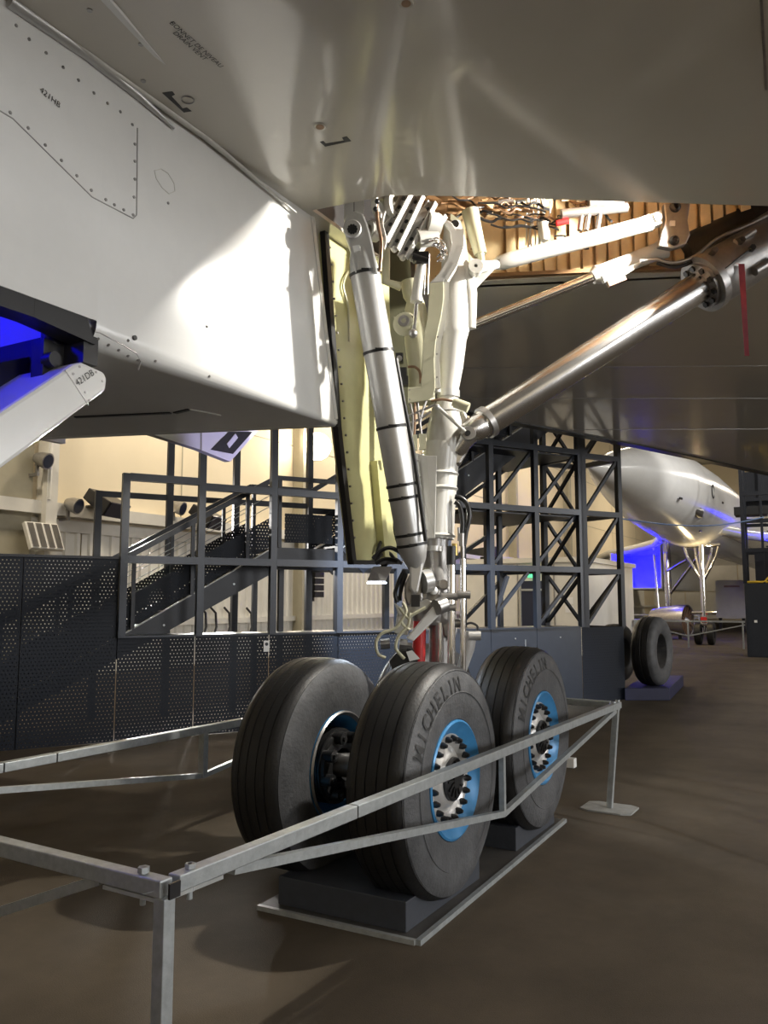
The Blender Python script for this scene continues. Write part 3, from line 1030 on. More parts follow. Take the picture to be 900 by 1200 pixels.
# ---- side stay running inboard
E0, E1 = PF(562, 500, 5.42), PF(826, 332, 5.78)
dE = (E1 - E0).normalized()
b = MB()
b.tube([E0, E0 + dE * .02, E1], [.088, .098, .112], 36)
sst = b.build('side_stay', 'satin', air)
b = MB()
b.lathe([(-.02, .098), (-.02, .112), (.02, .112), (.02, .098)], E0 + dE * .06, dE, 32)
b.build('stay_clamp', 'steel', sst)
MB().bar(E0 + dE * 1.0 - VD * .105, E1 - VD * .118, .004, .004).build('bonding_strap', 'chrome', sst)
b = MB()
b.tube([PF(545, 507, 5.36), PF(556, 503, 5.38), PF(566, 497, 5.42)], [.055, .085, .09], 20)
b.tube([PF(536, 530, 5.42), PF(545, 516, 5.4), PF(556, 505, 5.4)], [.05, .06, .06], 16)
b.build('stay_knuckle', 'satin', air)
MB().lathe([(-.02, .012), (-.02, .045), (0, .05)], PF(549, 508, 5.29), (cA, sA, 0), 20).build('knuckle_pin', 'steel', air)
MB().disc(PF(548, 508, 5.27), (cA, sA, 0), .018, .04, 12).build('pin_nut', 'dark', air)
b = MB()
b.ext([PF(498, 535, 5.4), PF(520, 470, 5.4), PF(540, 468, 5.4), PF(552, 495, 5.4), PF(556, 515, 5.4), PF(540, 545, 5.4), PF(520, 548, 5.4)], V3(cA, sA, 0) * .1)
b.build('stay_lug_web', 'satin', air, bevel=.02)
b = MB()
b.tube([PF(533, 472, 5.3), PF(549, 478, 5.28)], .034, 18)
b.tube([PF(530, 471, 5.3), PF(534, 472, 5.3)], .026, 14)
b.build('pressure_switch', 'cream', air)
MB().tube([PF(512, 476, 5.28), PF(545, 506, 5.27)], .012, 10).build('switch_rod', 'pale', air)
MB().ball(PF(512, 477, 5.27), .02).build('rod_joint', 'silver', air)
# stay head: big jack body in the bay
H0 = PF(820, 336, 5.76)
H1 = PF(905, 282, 5.86)
dH = (H1 - H0).normalized()
b = MB()
b.tube([H0, H0 + dH * .03, H0 + dH * .03, H0 + dH * .09, H0 + dH * .09, H0 + dH * .16, H1 + dH * .4], [.17, .17, .215, .215, .19, .205, .205], 36)
hd = b.build('stay_head', 'steel', air)
for i in range(10):
    a = i * math.pi / 5
    x, y, _ = frame(dH)
    MB().tube([H0 + dH * -.015 + (x * math.cos(a) + y * math.sin(a)) * .14, H0 + dH * .035 + (x * math.cos(a) + y * math.sin(a)) * .14], .024, 6).build('bolt', 'dark', hd)
for (x, y) in ((836, 295), (880, 292), (868, 283)):
    MB().disc(PF(x, y, 5.60), (cA, sA, 0), .022, .08, 6).build('bolt', 'dark', hd)
MB().tube([PF(884, 318, 5.62), PF(905, 306, 5.64)], .035, 14).build('side_valve', 'steel', hd)
MB().tube([PF(862, 284, 5.62), PF(884, 270, 5.62)], .024, 12).build('side_valve', 'steel', hd)
MB().tube([PF(836, 326, 5.58), PF(872, 297, 5.58), PF(884, 290, 5.58)], .005, 6).build('lanyard', 'dark', hd)

# ---- actuating jack and upper link
J0, J1 = PF(548, 383, 5.85), PF(694, 325, 5.85)
MB().tube([J0, J1], .036, 20).build('jack_rod', 'chrome', air)
b = MB()
b.tube([J1, PF(700, 322, 5.85), PF(704, 320, 5.85), PF(770, 295, 5.85), PF(778, 291, 5.85)], [.05, .072, .062, .064, .078], 24)
b.build('jack_body', 'pale', air)
MB().tube([PF(706, 328, 5.76), PF(730, 320, 5.76), PF(752, 308, 5.76)], [.03, .025, .014], 12).build('jack_valve', 'pale', air)
MB().bar(PF(712, 333, 5.76), PF(732, 325, 5.76), .04, .05).build('jack_bracket', 'brown', air)
MB().tube([PF(750, 306, 5.7), PF(768, 304, 5.7), PF(790, 308, 5.7), PF(815, 300, 5.7), PF(840, 280, 5.7), (PF(880, 262, 5.7)), PF(900, 252, 5.7)], .013, 10).build('hydraulic_pipe', 'steel', air)
MB().tube([PF(770, 308, 5.72), PF(792, 313, 5.72), PF(818, 303, 5.72), PF(850, 280, 5.72), PF(895, 262, 5.72)], .014, 8).build('hydraulic_hose', 'hose', air)
K0, K1 = PF(586, 308, 5.55), PF(752, 264, 5.62)
b = MB()
b.tube([PF(578, 311, 5.55), K0, PF(600, 304, 5.55), K1, PF(762, 261, 5.62)], [.03, .05, .056, .056, .062], 24)
b.build('upper_link', 'pale', air)
b = MB()
for s2 in (-1, 1):
    b.bar(PF(756, 263 + 5 * s2, 5.62), PF(774, 256 + 6 * s2, 5.62), .06, .025)
b.build('link_fork', 'pale', air)
MB().disc(PF(768, 258, 5.62), (cA, sA, 0), .03, .12, 16).build('fork_pin', 'steel', air)
b = MB()
b.tube([PF(550, 309, 5.42), PF(562, 313, 5.42), PF(582, 310, 5.52)], [.04, .045, .03], 16)
b.lathe([(-.04, .012), (-.04, .05), (.04, .05), (.04, .012)], PF(557, 314, 5.36), (cA, sA, 0), 20)
b.build('link_eye', 'pale', air)
MB().ext([PF(549, 340, 5.46), PF(553, 325, 5.46), PF(575, 312, 5.46), PF(580, 314, 5.46), PF(560, 335, 5.46), PF(550, 348, 5.46)], V3(cA, sA, 0) * .03).build('link_gusset', 'pale', air)
b = MB()
b.ext([PF(778, 238, 5.58), PF(809, 238, 5.58), (PF(806, 258, 5.58)), PF(809, 275, 5.58), PF(804, 286, 5.58), PF(788, 291, 5.58), PF(772, 288, 5.58), PF(776, 270, 5.58), PF(780, 258, 5.58)], V3(cA, sA, 0) * .06)
bp = b.build('link_bracket', 'steel', air, bevel=.008)
for (x, y, r) in ((791, 243, .035), (790, 282, .032)):
    b = MB()
    b.lathe([(-.02, .012), (-.03, .02), (-.02, r), (.0, r + .004)], PF(x, y, 5.575), (cA, sA, 0), 18)
    b.build('bracket_bush', 'dark', bp)
MB().obox(PF(788, 262, 5.575), RD * .018, V3(cA, sA, 0) * .008, UD * .018).build('bracket_plate', 'paper', bp)
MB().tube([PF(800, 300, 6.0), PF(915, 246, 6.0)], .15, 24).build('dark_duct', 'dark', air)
MB().ext([PF(806, 236, 6.12), PF(930, 232, 6.12), PF(930, 322, 6.12), PF(806, 322, 6.12)], V3(cA, sA, 0) * .02).build('bay_shade_panel', 'dark', air)  # dark panel added over the ribs so the bay's right end looks unlit
for j in range(22):
    x0, y0 = random.uniform(505, 700), random.uniform(228, 262)
    n = 6
    dx, dy = random.uniform(20, 60), random.uniform(-8, 14)
    pts = [PF(x0 + dx * i / n, y0 + dy * i / n + random.uniform(-3, 3), 5.72 + random.uniform(-.03, .03)) for i in range(n + 1)]
    MB().tube(pts, random.uniform(.005, .011), 6).build('bay_wire', random.choice(['dark', 'hose', 'brown', 'copper']), air)
for j in range(9):
    x0, y0 = random.uniform(520, 720), random.uniform(232, 250)
    MB().obox(PF(x0, y0, 5.78), RD * random.uniform(.02, .06), V3(cA, sA, 0) * .03, UD * random.uniform(.015, .035)).build('bay_fitting', random.choice(['dark', 'brown', 'steel', 'copper']), air)
# triangular crank beside the uplock
b = MB()
b.ext([PF(528, 250, 5.45), PF(540, 258, 5.45), PF(546, 275, 5.45), PF(548, 295, 5.45), PF(556, 305, 5.45), PF(548, 310, 5.45), PF(536, 290, 5.45), PF(528, 272, 5.45)], V3(cA, sA, 0) * .03)
b.build('uplock_crank', 'cream', air)
MB().disc(PF(533, 264, 5.43), (cA, sA, 0), .028, .05, 14).build('crank_pin', 'dark', air)

# ---- wheels
WX = (4.15, 5.60)
WYc = (2.10, 2.84)
HZS = (.68, .695)
HZ = .688
KT = .62 / .588
prof = [(-.150, .300), (-.186, .318), (-.198, .36), (-.206, .42), (-.2065, .445), (-.2065, .455), (-.203, .49), (-.19, .53), (-.172, .558), (-.168, .557), (-.15, .572), (-.125, .581)]
for gx in (-.095, -.034, .034, .095):
    r0 = .588 if abs(gx) < .05 else .584
    prof += [(gx - .02, r0), (gx - .004, r0), (gx - .003, r0 - .005), (gx + .003, r0 - .005), (gx + .004, r0), (gx + .02, r0)]
prof += [(-a, r) for (a, r) in prof[11::-1]]
prof = [(a * .925, .30 + (r - .30) * (.62 - .30) / .288) for (a, r) in prof]


def make_wheel(cx, cy, near, HZ):
    c = V3(cx, cy, HZ)
    w = MB()
    w.lathe([(-.10, .12), (-.06, .15), (.06, .15), (.10, .12)], c, (0, 1, 0), 32)
    wo = w.build('wheel', 'dark', air, origin=c)
    t = MB()
    seg = 96
    sw0 = len(prof)
    t.lathe(prof, c, (0, 1, 0), seg)
    for i, f in enumerate(t.f):
        ring = i // seg
        if ring < 8 or ring >= len(prof) - 9:
            t.mi[i] = 1
    # tread sits flat on the block, the shoulder outboard of the block hangs over its edge
    for p in t.v:
        f_ = min(1, max(0, (p.y - 1.97) / .06))
        lim = .075 + (.166 - .075) * f_
        if p.z < lim:
            p.z = lim
        if p.z < .30:
            p.y += (p.y - cy) * .07 * (1 - (p.z - .07) / .23)
    t.build('tyre', ['tyre', 'sidewall'], wo, origin=c)
    sg = -1 if near else 1       # outboard face direction of this wheel
    b = MB()
    b.lathe([(sg * .13, .235), (sg * .15, .262), (sg * .17, .292), (sg * .182, .304), (sg * .176, .315), (sg * .14, .318), (-sg * .14, .318), (-sg * .176, .315), (-sg * .182, .304), (-sg * .16, .28), (-sg * .04, .262), (sg * .12, .235)], c, (0, 1, 0), 56)
    b.build('rim', 'blue' if True else 'steel', wo)
    b = MB()
    b.lathe([(sg * .10, .248), (sg * .122, .246), (sg * .134, .238), (sg * .132, .2), (sg * .11, .175), (sg * .13, .15), (sg * .15, .125), (sg * .15, .11), (sg * .1, .11)], c, (0, 1, 0), 56)
    b.build('wheel_disc', 'rimsilver', wo)
    b = MB()
    b.lathe([(sg * .10, .118), (sg * .165, .115), (sg * .172, .105), (sg * .165, .098), (sg * .168, .02), (sg * .165, .0)], c, (0, 1, 0), 32)
    hb = b.build('hub_cap', 'blackm', wo)
    if near:
        for i in range(12):
            a = i * math.pi / 6
            d = V3(math.cos(a), 0, math.sin(a))
            b.v, b.f, b.sm, b.mi = [], [], [], []
            b.bar(c + d * .03 + V3(0, sg * .172, 0), c + d * .095 + V3(0, sg * .170, 0), .012, .012, (0, 1, 0))
            b.build('hub_rib', 'dark', wo)
        for i in range(20):
            a = (i + .5) * math.pi / 10
            d = V3(math.cos(a), 0, math.sin(a))
            b = MB()
            b.tube([c + d * .212 + V3(0, sg * .128, 0), c + d * .212 + V3(0, sg * .148, 0), c + d * .212 + V3(0, sg * .168, 0)], [.018, .018, .009], 8)
            b.build('wheel_bolt', 'blackm', wo)
        b = MB()
        b.ext([c + V3(q[0], sg * .171, q[1]) for q in ((-.03, .02), (.03, .02), (.035, -.03), (0, -.05), (-.035, -.03))], (0, sg * .008, 0))
        b.build('hub_badge', 'dark', wo)
        # raised maker's lettering on the sidewall
        word = 'MICHELIN'
        lb = MB()
        a0_, step = math.radians(163), math.radians(9.2)
        for i, ch in enumerate(word):
            vs2, fs2 = text_poly(ch, .112, .012)
            a = a0_ - step * (i + .8)
            rd = V3(math.cos(a), 0, math.sin(a))
            tg = V3(math.sin(a), 0, -math.cos(a))
            out = []
            for v in vs2:
                q = c + rd * (.470 + v.y) + tg * v.x
                rr = math.hypot(q.x - c.x, q.z - c.z)
                # follow the sidewall profile
                yy = .191
                for (pa, pb) in zip(prof[:11], prof[1:12]):
                    if pa[1] <= rr <= pb[1]:
                        t_ = (rr - pa[1]) / max(1e-6, pb[1] - pa[1])
                        yy = -(pa[0] + (pb[0] - pa[0]) * t_)
                q.y = cy - yy - .005
                out.append(q)
            lb.add(out, fs2)
        lb.build('lettering', 'letter', wo)
        lb = MB()
        for rr, yy in ((.462, .192), (.578, .164)):
            lb.lathe([(-yy - .002, rr), (-yy - .004, rr + .003), (-yy - .001, rr + .006)], c, (0, 1, 0), 96)
        lb.build('sidewall_ridge', 'sidewall', wo)
    # inner face: rim ring and brake pack
    b = MB()
    b.lathe([(-sg * .155, .28), (-sg * .185, .30), (-sg * .19, .306), (-sg * .18, .316), (-sg * .15, .31)], c, (0, 1, 0), 56)
    b.build('inner_rim_ring', 'steel', wo)
    b = MB()
    for i in range(6):
        a = -sg * (.06 + i * .018)
        b.lathe([(a, .12), (a, .215), (a - sg * .01, .215), (a - sg * .01, .12)], c, (0, 1, 0), 32)
    b.build('brake_pack', 'dark', wo)
    for i in range(8):
        a = i * math.pi / 4 + .3
        d = V3(math.cos(a), 0, math.sin(a))
        b = MB()
        b.tube([c + d * .17 + V3(0, -sg * .15, 0), c + d * .17 + V3(0, -sg * .225, 0)], .035, 12)
        b.tube([c + d * .17 + V3(0, -sg * .225, 0), c + d * .17 + V3(0, -sg * .24, 0)], .016, 8)
        b.build('brake_piston', 'dark', wo)
    b = MB()
    b.lathe([(-sg * .14, .2), (-sg * .18, .19), (-sg * .18, .1), (-sg * .15, .09)], c, (0, 1, 0), 32)
    b.build('brake_housing', 'dark', wo)
    return wo


for cx in WX:
    for cy in WYc:
        make_wheel(cx, cy, cy < 2.5, HZS[0] if cx < 5 else HZS[1])
CY = sum(WYc) / 2
CX = sum(WX) / 2
b = MB()
b.tube([(WX[0] - .05, CY, HZ), (WX[0] + .1, CY, HZ + .02), (CX, CY, HZ + .08), (WX[1] - .1, CY, HZ + .02), (WX[1] + .05, CY, HZ)], [.075, .09, .12, .09, .075], 20)
b.build('bogie_beam', 'steel', air)
for cx in WX:
    MB().tube([(cx, WYc[0], HZ), (cx, WYc[1], HZ)], .07, 20).build('axle', 'steel', air)
MB().tube([g(516, 800), g(514, 870), (CX, CY, HZ + .1)], [.09, .1, .11], 24).build('strut_foot', 'steel', air)
b = MB()
b.tube([(WX[0] + .05, CY + .1, HZ + .2), (WX[0] + .5, CY + .06, HZ + .3)], .03, 12)
b.tube([(WX[0] + .05, CY - .1, HZ - .14), (WX[1] - .1, CY - .1, HZ - .14)], .025, 12)
b.build('brake_rod', 'steel', air)

# ================================================================== things around the gear
# base sheet and blocks
b = MB().ext([(3.67, 1.925, .004), (6.14, 1.985, .004), (6.14, 3.02, .004), (3.65, 2.86, .004)], (0, 0, .016))
bs = thing('base_sheet', 'low scuffed steel sheet on the floor under the four big wheels', 'base plate', (4.9, 2.5, 0))
b.build('sheet', 'plate', bs)
MB().bar((3.655, 1.905, .013), (4.95, 1.935, .013), .028, .026).build('edge_strip', 'galv', bs)
MB().bar((4.957, 1.935, .013), (6.14, 1.965, .013), .028, .026).build('edge_strip', 'galv', bs)
MB().bar((3.655, 1.92, .012), (3.64, 2.86, .012), .025, .024).build('edge_strip', 'galvdull', bs)
for (x0, x1, lab) in ((3.71, 4.62, 'dark blue-grey block under the nearest pair of wheels'), (5.22, 6.0, 'dark blue-grey block under the rear pair of wheels, beyond the near block')):
    o = MB().box((x0, 2.0, .02), (x1, 2.78, .166)).build('support_block', 'block', bevel=.004)
    tag(o, lab, 'block', 'blocks under the wheels')


# barriers of galvanised square tube
def barrier(lab, P, Q, posts, zt=.83, yoff=0, joints=(), plates=(), braces=(), lean=0):
    P, Q = V3(P[0], P[1], 0), V3(Q[0], Q[1], 0)
    d = (Q - P).normalized()
    t = thing('barrier', lab, 'barrier', P.lerp(Q, .5), 'galvanised barriers round the landing gear')
    cuts = [0] + list(joints) + [(Q - P).length]
    for a, e in zip(cuts[:-1], cuts[1:]):
        MB().bar(P + d * (a + .004) + V3(0, 0, zt - .025), P + d * (e - .004) + V3(0, 0, zt - .025), .05, .05).build('top_rail', 'galv', t, bevel=.004)
    for j in joints:
        MB().bar(P + d * (j - .004) + V3(0, 0, zt - .025), P + d * (j + .004) + V3(0, 0, zt - .025), .046, .046).build('joint_insert', 'blackm', t)
    for s in posts:
        b = MB()
        b.bar(P + d * s + V3(-d.y, d.x, 0) * lean + V3(0, 0, .006), P + d * s + V3(0, 0, zt - .05), .045, .045, d)
        b.build('post', 'galv', t, bevel=.003)
    nrm = V3(-d.y, d.x, 0)
    for s in plates:
        c = P + d * s + nrm * lean
        pts = [c + d * u_ + nrm * w_ for (u_, w_) in ((-.12, -.2), (.12, -.2), (.16, -.13), (.16, .13), (.12, .2), (-.12, .2), (-.16, .13), (-.16, -.13))]
        MB().ext(pts, (0, 0, .012)).build('foot_plate', 'galvdull', t)
    for (s0, z0, s1, z1, wd) in braces:
        MB().bar(P + d * s0 + V3(0, 0, z0), P + d * s1 + V3(0, 0, z1), wd, wd).build('brace', 'galv', t)
    return t


P1, P2 = (1.90, 1.815), (6.77, 1.70)
tR = barrier('galvanised barrier in front of the wheels, running near corner to far right post', P1, P2, (4.79,), joints=(.98,), plates=(4.79,), lean=.075,
             braces=((.26, .777, 2.49, .47, .032), (2.49, .47, 4.75, .77, .032), (2.49, .46, 2.49, .785, .03)))
MB().bar((1.80, 1.835, .80), (1.90, 1.815, .80), .001, .001).build('weld', 'galv', tR)
for (x, y) in ((1.97, 1.812), (6.62, 1.704), (6.74, 1.70)):
    b = MB()
    b.tube([(x, y, .74), (x, y, .845)], .009, 8)
    b.disc((x, y, .838), (0, 0, 1), .017, .014, 6)
    b.disc((x, y, .772), (0, 0, 1), .017, .014, 6)
    b.build('bolt', 'galv', tR)
MB().bar((1.90, 1.82, .772), (2.1, 1.81, .772), .04, .012).build('clamp_strip', 'galvdull', tR)
tL = barrier('galvanised barrier leaving the near corner post towards the left edge of the picture', (1.862, 1.80), (1.93, 4.6), (.01, 2.7),
             braces=((.28, .785, 1.35, .375, .032), (1.35, .375, 2.7, .77, .032)))
MB().obox((1.862, 1.772, .805), (.022, 0, 0), (0, .004, 0), (0, 0, .022)).build('end_cap', 'blackm', tL)
b = MB()
b.tube([(1.864, 1.9, .74), (1.864, 1.9, .85)], .009, 8)
b.disc((1.864, 1.9, .842), (0, 0, 1), .018, .016, 6)
b.build('bolt', 'galv', tL)
MB().bar((1.86, 1.83, .772), (1.864, 2.05, .772), .04, .012).build('clamp_strip', 'galvdull', tL)
# far side barrier
zt = .80
p0 = PZ(-20, 899, zt)
p1 = PZ(290, 845, zt)
dd = (p1 - p0)
yF = 5.05
fa = (PZ(2, 894, zt).x, PZ(2, 894, zt).y)
fb_ = (PZ(290, 841, zt).x, PZ(290, 841, zt).y)
vdir = (V3(fb_[0], fb_[1], 0) - V3(fa[0], fa[1], 0)).normalized()
fA = V3(fa[0], fa[1], 0) - vdir * 1.5
fB = V3(fb_[0], fb_[1], 0) + vdir * 1.6
pj = PZ(239, 850, zt)
pj = V3(pj.x, pj.y, 0)
fA, fB = pj - vdir * 2.45, pj + vdir * 2.45
sj = [(V3(*PZ(x, y, zt).xy, 0) - fA).length for (x, y) in ((5, 894), (70, 883))]
barrier('galvanised barrier behind the wheels in front of the dark steel gantry wall', fA, fB, (.05, 4.85), zt=zt, joints=sj,
        braces=((.25, zt - .05, 2.45, .47, .032), (2.45, .47, 4.65, zt - .05, .032), (2.45, .46, 2.45, zt - .05, .045)))
# short end barrier behind the rear wheel
e0 = PZ(716, 820, zt)
e1 = PZ(640, 818, zt)
barrier('short galvanised barrier end rail closing the corner behind the rear wheel', (6.76, 1.76), (6.90, 3.9), (2.1,), braces=((.9, .42, 2.05, .1, .03),))

# floodlight hung below the gear door
fd = thing('floodlight', 'small white-edged floodlight hanging below the yellow gear door', 'lamp', PY(440, 680, 3.0))
MB().hexa([PY(430, 681, 3.1), PY(452, 681, 3.1), PY(452, 681, 2.85), PY(430, 681, 2.85), PY(437, 664, 3.08), PY(460, 664, 3.08), PY(460, 664, 2.9), PY(437, 664, 2.9)]).build('housing', 'steel', fd, bevel=.006)
MB().ext([PY(430, 682, 2.84), PY(453, 682, 2.84), PY(453, 682, 3.1), PY(430, 682, 3.1)], (0, 0, -.012)).build('lamp_glass', 'lampcool', fd)
MB().tube([PY(449, 664, 2.98), PY(448, 650, 2.99), PY(446, 640, 2.99)], .02, 10).build('bracket', 'dark', fd)
for pts in ([(440, 658), (447, 650), (456, 648), (462, 655)], [(441, 650), (444, 640), (447, 634)], [(452, 662), (462, 655), (470, 660)]):
    MB().tube([PY(x, y, 2.95) for (x, y) in pts], .013, 8).build('cable', 'hose', fd)
# the bay lamp body
bl = thing('work_lamp', 'work lamp clamped high inside the wheel bay behind the wing skin edge', 'lamp', (5.56, .5, 4.5))
MB().tube([(5.56, .5, 4.47), (5.56, .5, 4.62)], [.05, .03], 14).build('lamp_head', 'dark', bl)
MB().tube([(5.56, .5, 4.62), (5.56, .5, 4.735)], .012, 8).build('lamp_bracket', 'dark', bl)
# crimson safety ribbon
b = MB()
n = 10
for i in range(n):
    y0, y1 = 309 + (417 - 309) * i / n, 309 + (417 - 309) * (i + 1) / n
    x0, x1 = 869 + 6.5 * i / n, 869 + 6.5 * (i + 1) / n
    w0, w1 = 3.6 - 1.0 * i / n, 3.6 - 1.0 * (i + 1) / n
    o0, o1 = .02 * math.sin(i * .9), .02 * math.sin((i + 1) * .9)
    b.ext([PF(x0 - w0, y0, 5.55 + o0), PF(x0 + w0, y0, 5.55 + o0), PF(x1 + w1, y1, 5.55 + o1), PF(x1 - w1, y1, 5.55 + o1)], V3(cA, sA, 0) * .004)
tag(b.build('safety_ribbon', 'ribbon'), 'long crimson ribbon hanging from the stay head at upper right', 'ribbon')
o = MB().box((7.03, 2.44, 0), (7.12, 2.55, .09)).build('floor_anchor', 'paper', bevel=.006)
c = PZ(668, 899, 0)
o.location = (c.x, c.y, 0)
tag(o, 'small white plastic block lying on the floor right of the rear wheel', 'block')

# ================================================================== gantry
GA = V3(5.84, 8.15, 0)
gu = V3(.8602, -.5100, 0)
gn = V3(.5100, .8602, 0)


def wp(s, z, off=0.0):
    return GA + gu * s + gn * off + V3(0, 0, z)


POSTS = [1.24, 2.17, 3.13, 4.09, 5.02, 5.86, 6.65, 7.53, 8.45]
gan = thing('viewing_gantry', 'long dark slate steel gantry wall with posts and rails behind the landing gear', 'gantry', wp(4.5, 0, .5))
# panels
ps = [-4.2, -3.0, -1.9, -.95, .15, 1.2]
for a, e in zip(ps[:-1], ps[1:]):
    MB().obox(wp((a + e) / 2, 1.065, .02), gu * ((e - a) / 2 - .006), gn * .004, V3(0, 0, 1.06)).build('wall_panel', 'perf', gan)
cuts = [1.2, 2.13, 3.1, 4.09, 5.02, 5.86, 6.65, 7.53, 8.45]
for i, (a, e) in enumerate(zip(cuts[:-1], cuts[1:])):
    MB().obox(wp((a + e) / 2, .60, .02), gu * ((e - a) / 2 - .006), gn * .004, V3(0, 0, .595)).build('wall_panel', 'perf' if i < 4 else 'gantry', gan)
MB().obox(wp(8.92, .60, .02), gu * .46, gn * .004, V3(0, 0, .595)).build('wall_panel', 'perf', gan)
MB().obox(wp(9.38, .60, .5), gu * .006, gn * .48, V3(0, 0, .595)).build('wall_panel', 'gantrydark', gan)
# panel backing frame
for s in (-3.0, -1.9, -.95, .15):
    MB().bar(wp(s, 0, .07), wp(s, 2.12, .07), .05, .05, gu).build('panel_post', 'gantrydark', gan)


def gbar(name, a, e, w=.09, d=.09, m='gantry'):
    return MB().bar(a, e, w, d, gn if abs((e - a).normalized().z) > .3 else V3(0, 0, 1)).build(name, m, gan)


for s in POSTS:
    zt_ = 3.15 if s < 1.3 else 5.6
    gbar('post', wp(s, 1.2 if s > 1.3 else 1.2, .0), wp(s, zt_, 0), .085, .085)
# deck sill at the top of the low panels
MB().obox(wp(4.8, 1.205, .25), gu * 3.6, gn * .27, V3(0, 0, .012)).build('sill_plate', 'gantry', gan)
MB().obox(wp(-1.5, 2.135, .05), gu * 2.7, gn * .06, V3(0, 0, .015)).build('panel_cap', 'gantrydark', gan)


def rail(z, s0, s1, off=0.0, w=.09, d=.09, m='gantry'):
    gbar('rail', wp(s0, z, off), wp(s1, z, off), w, d, m)


for i, (a, e) in enumerate(zip(POSTS[:-1], POSTS[1:])):
    rail(2.12, a + .04, e - .04)
    rail(3.05 if i else 3.11, a + .04, e - .04)
    if i >= 4:
        rail(4.04, a + .04, e - .04)
        rail(4.9, a + .04, e - .04)
# back frame
for s in (1.27, 2.27, 3.28, 4.5, 5.9, 7.0, 8.0):
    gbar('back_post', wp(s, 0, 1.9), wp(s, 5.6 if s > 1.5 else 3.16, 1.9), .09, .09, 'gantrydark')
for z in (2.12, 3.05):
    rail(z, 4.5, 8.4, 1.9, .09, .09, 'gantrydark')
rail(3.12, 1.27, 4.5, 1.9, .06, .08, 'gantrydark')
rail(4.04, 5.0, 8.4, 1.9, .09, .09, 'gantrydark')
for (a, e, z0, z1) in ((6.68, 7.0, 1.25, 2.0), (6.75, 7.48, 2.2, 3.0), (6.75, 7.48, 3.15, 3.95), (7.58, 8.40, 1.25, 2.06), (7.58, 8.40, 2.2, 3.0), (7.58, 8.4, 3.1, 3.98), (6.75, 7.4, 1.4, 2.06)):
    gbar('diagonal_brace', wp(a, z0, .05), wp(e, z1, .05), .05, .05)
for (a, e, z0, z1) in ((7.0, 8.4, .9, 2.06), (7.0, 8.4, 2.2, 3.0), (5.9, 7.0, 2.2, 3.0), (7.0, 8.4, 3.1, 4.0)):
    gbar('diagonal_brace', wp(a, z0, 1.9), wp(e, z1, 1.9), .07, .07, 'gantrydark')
# cross beams front to back
for s in (6.65, 7.53, 8.45):
    for z in (2.12, 3.05, 4.04):
        MB().bar(wp(s, z, 0.04), wp(s, z, 1.9), .07, .07).build('cross_beam', 'gantrydark', gan)
for z in (3.0, 4.0):
    MB().obox(wp(7.4, z - .02, .95), gu * 1.05, gn * .9, V3(0, 0, .012)).build('deck_plate', 'gantrydark', gan)
MB().ext([wp(3.02, .98, -.003), wp(3.1, .98, -.003), wp(3.1, 1.12, -.003), wp(3.02, 1.12, -.003)], -gn * .002).build('notice_sticker', 'paper', gan)
MB().disc(wp(3.06, 1.075, -.006), gn, .022, .003, 14).build('notice_symbol', 'gantry', gan)
for s in (6.2, 7.1, 8.0):
    MB().disc(wp(s, 1.05, 0.012), gn, .012, .02, 8).build('bolt', 'steel', gan)
MB().bar(wp(7.3, .93, .01), wp(7.3, 1.03, .01), .02, .02).build('hinge', 'steel', gan)

# lattice tower at the right end
tow = thing('lattice_tower', 'dark square lattice tower with crossed braces at the right end of the gantry', 'tower', wp(8.95, 0, .5))
TS = (8.52, 9.34)
TO = (0.0, .95)
for s in TS:
    for o_ in TO:
        MB().bar(wp(s, 1.2, o_), wp(s, 6.0, o_), .12 if s < 9 and o_ == 0 else .085, .085, gn).build('corner_post', 'gantrydark', tow)
lev = [1.22, 2.10, 3.05, 4.0, 4.9, 5.8]
for z in lev[1:]:
    MB().bar(wp(TS[0] + .06, z, 0), wp(TS[1] - .043, z, 0), .085, .085).build('rail', 'gantrydark', tow)
    MB().bar(wp(TS[0] + .06, z, TO[1]), wp(TS[1] - .043, z, TO[1]), .08, .08).build('rail', 'gantrydark', tow)
    for s in TS:
        MB().bar(wp(s, z, .043), wp(s, z, TO[1] - .043), .08, .08).build('rail', 'gantrydark', tow)
for z0, z1 in zip(lev[:-1], lev[1:]):
    MB().bar(wp(TS[0] + .07, z0 + .05, 0), wp(TS[1] - .05, z1 - .05, 0), .05, .05, gn).build('diagonal_brace', 'gantrydark', tow)
    MB().bar(wp(TS[0] + .05, z1 - .05, TO[1]), wp(TS[1] - .05, z0 + .05, TO[1]), .05, .05, gn).build('diagonal_brace', 'gantrydark', tow)
    for s in TS:
        MB().bar(wp(s, z1 - .05, .05), wp(s, z0 + .05, TO[1] - .05), .05, .05, gu).build('diagonal_brace', 'gantrydark', tow)

# staircase behind the gantry wall
stw = thing('staircase', 'dark steel staircase rising to the right behind the gantry wall', 'stairs', wp(3, 0, 1))
SO = (.45, 1.45)
f1a, f1b = (-.75, .0), (3.35, 2.36)      # (s, z) of first flight, along the stringer top
f2a, f2b = (4.35, 2.36), (8.6, 5.05)


def stringer(o_, A, B, h=.34, name='stringer'):
    MB().ext([wp(A[0], A[1], o_), wp(B[0], B[1], o_), wp(B[0], B[1] - h, o_), wp(A[0] + .35, max(0.01, A[1] - h), o_)], gn * .02).build(name, 'gantrydark', stw)
    MB().bar(wp(A[0], A[1] + .006, o_ + .01), wp(B[0], B[1] + .006, o_ + .01), .06, .012).build('stringer_flange', 'galvdull', stw)


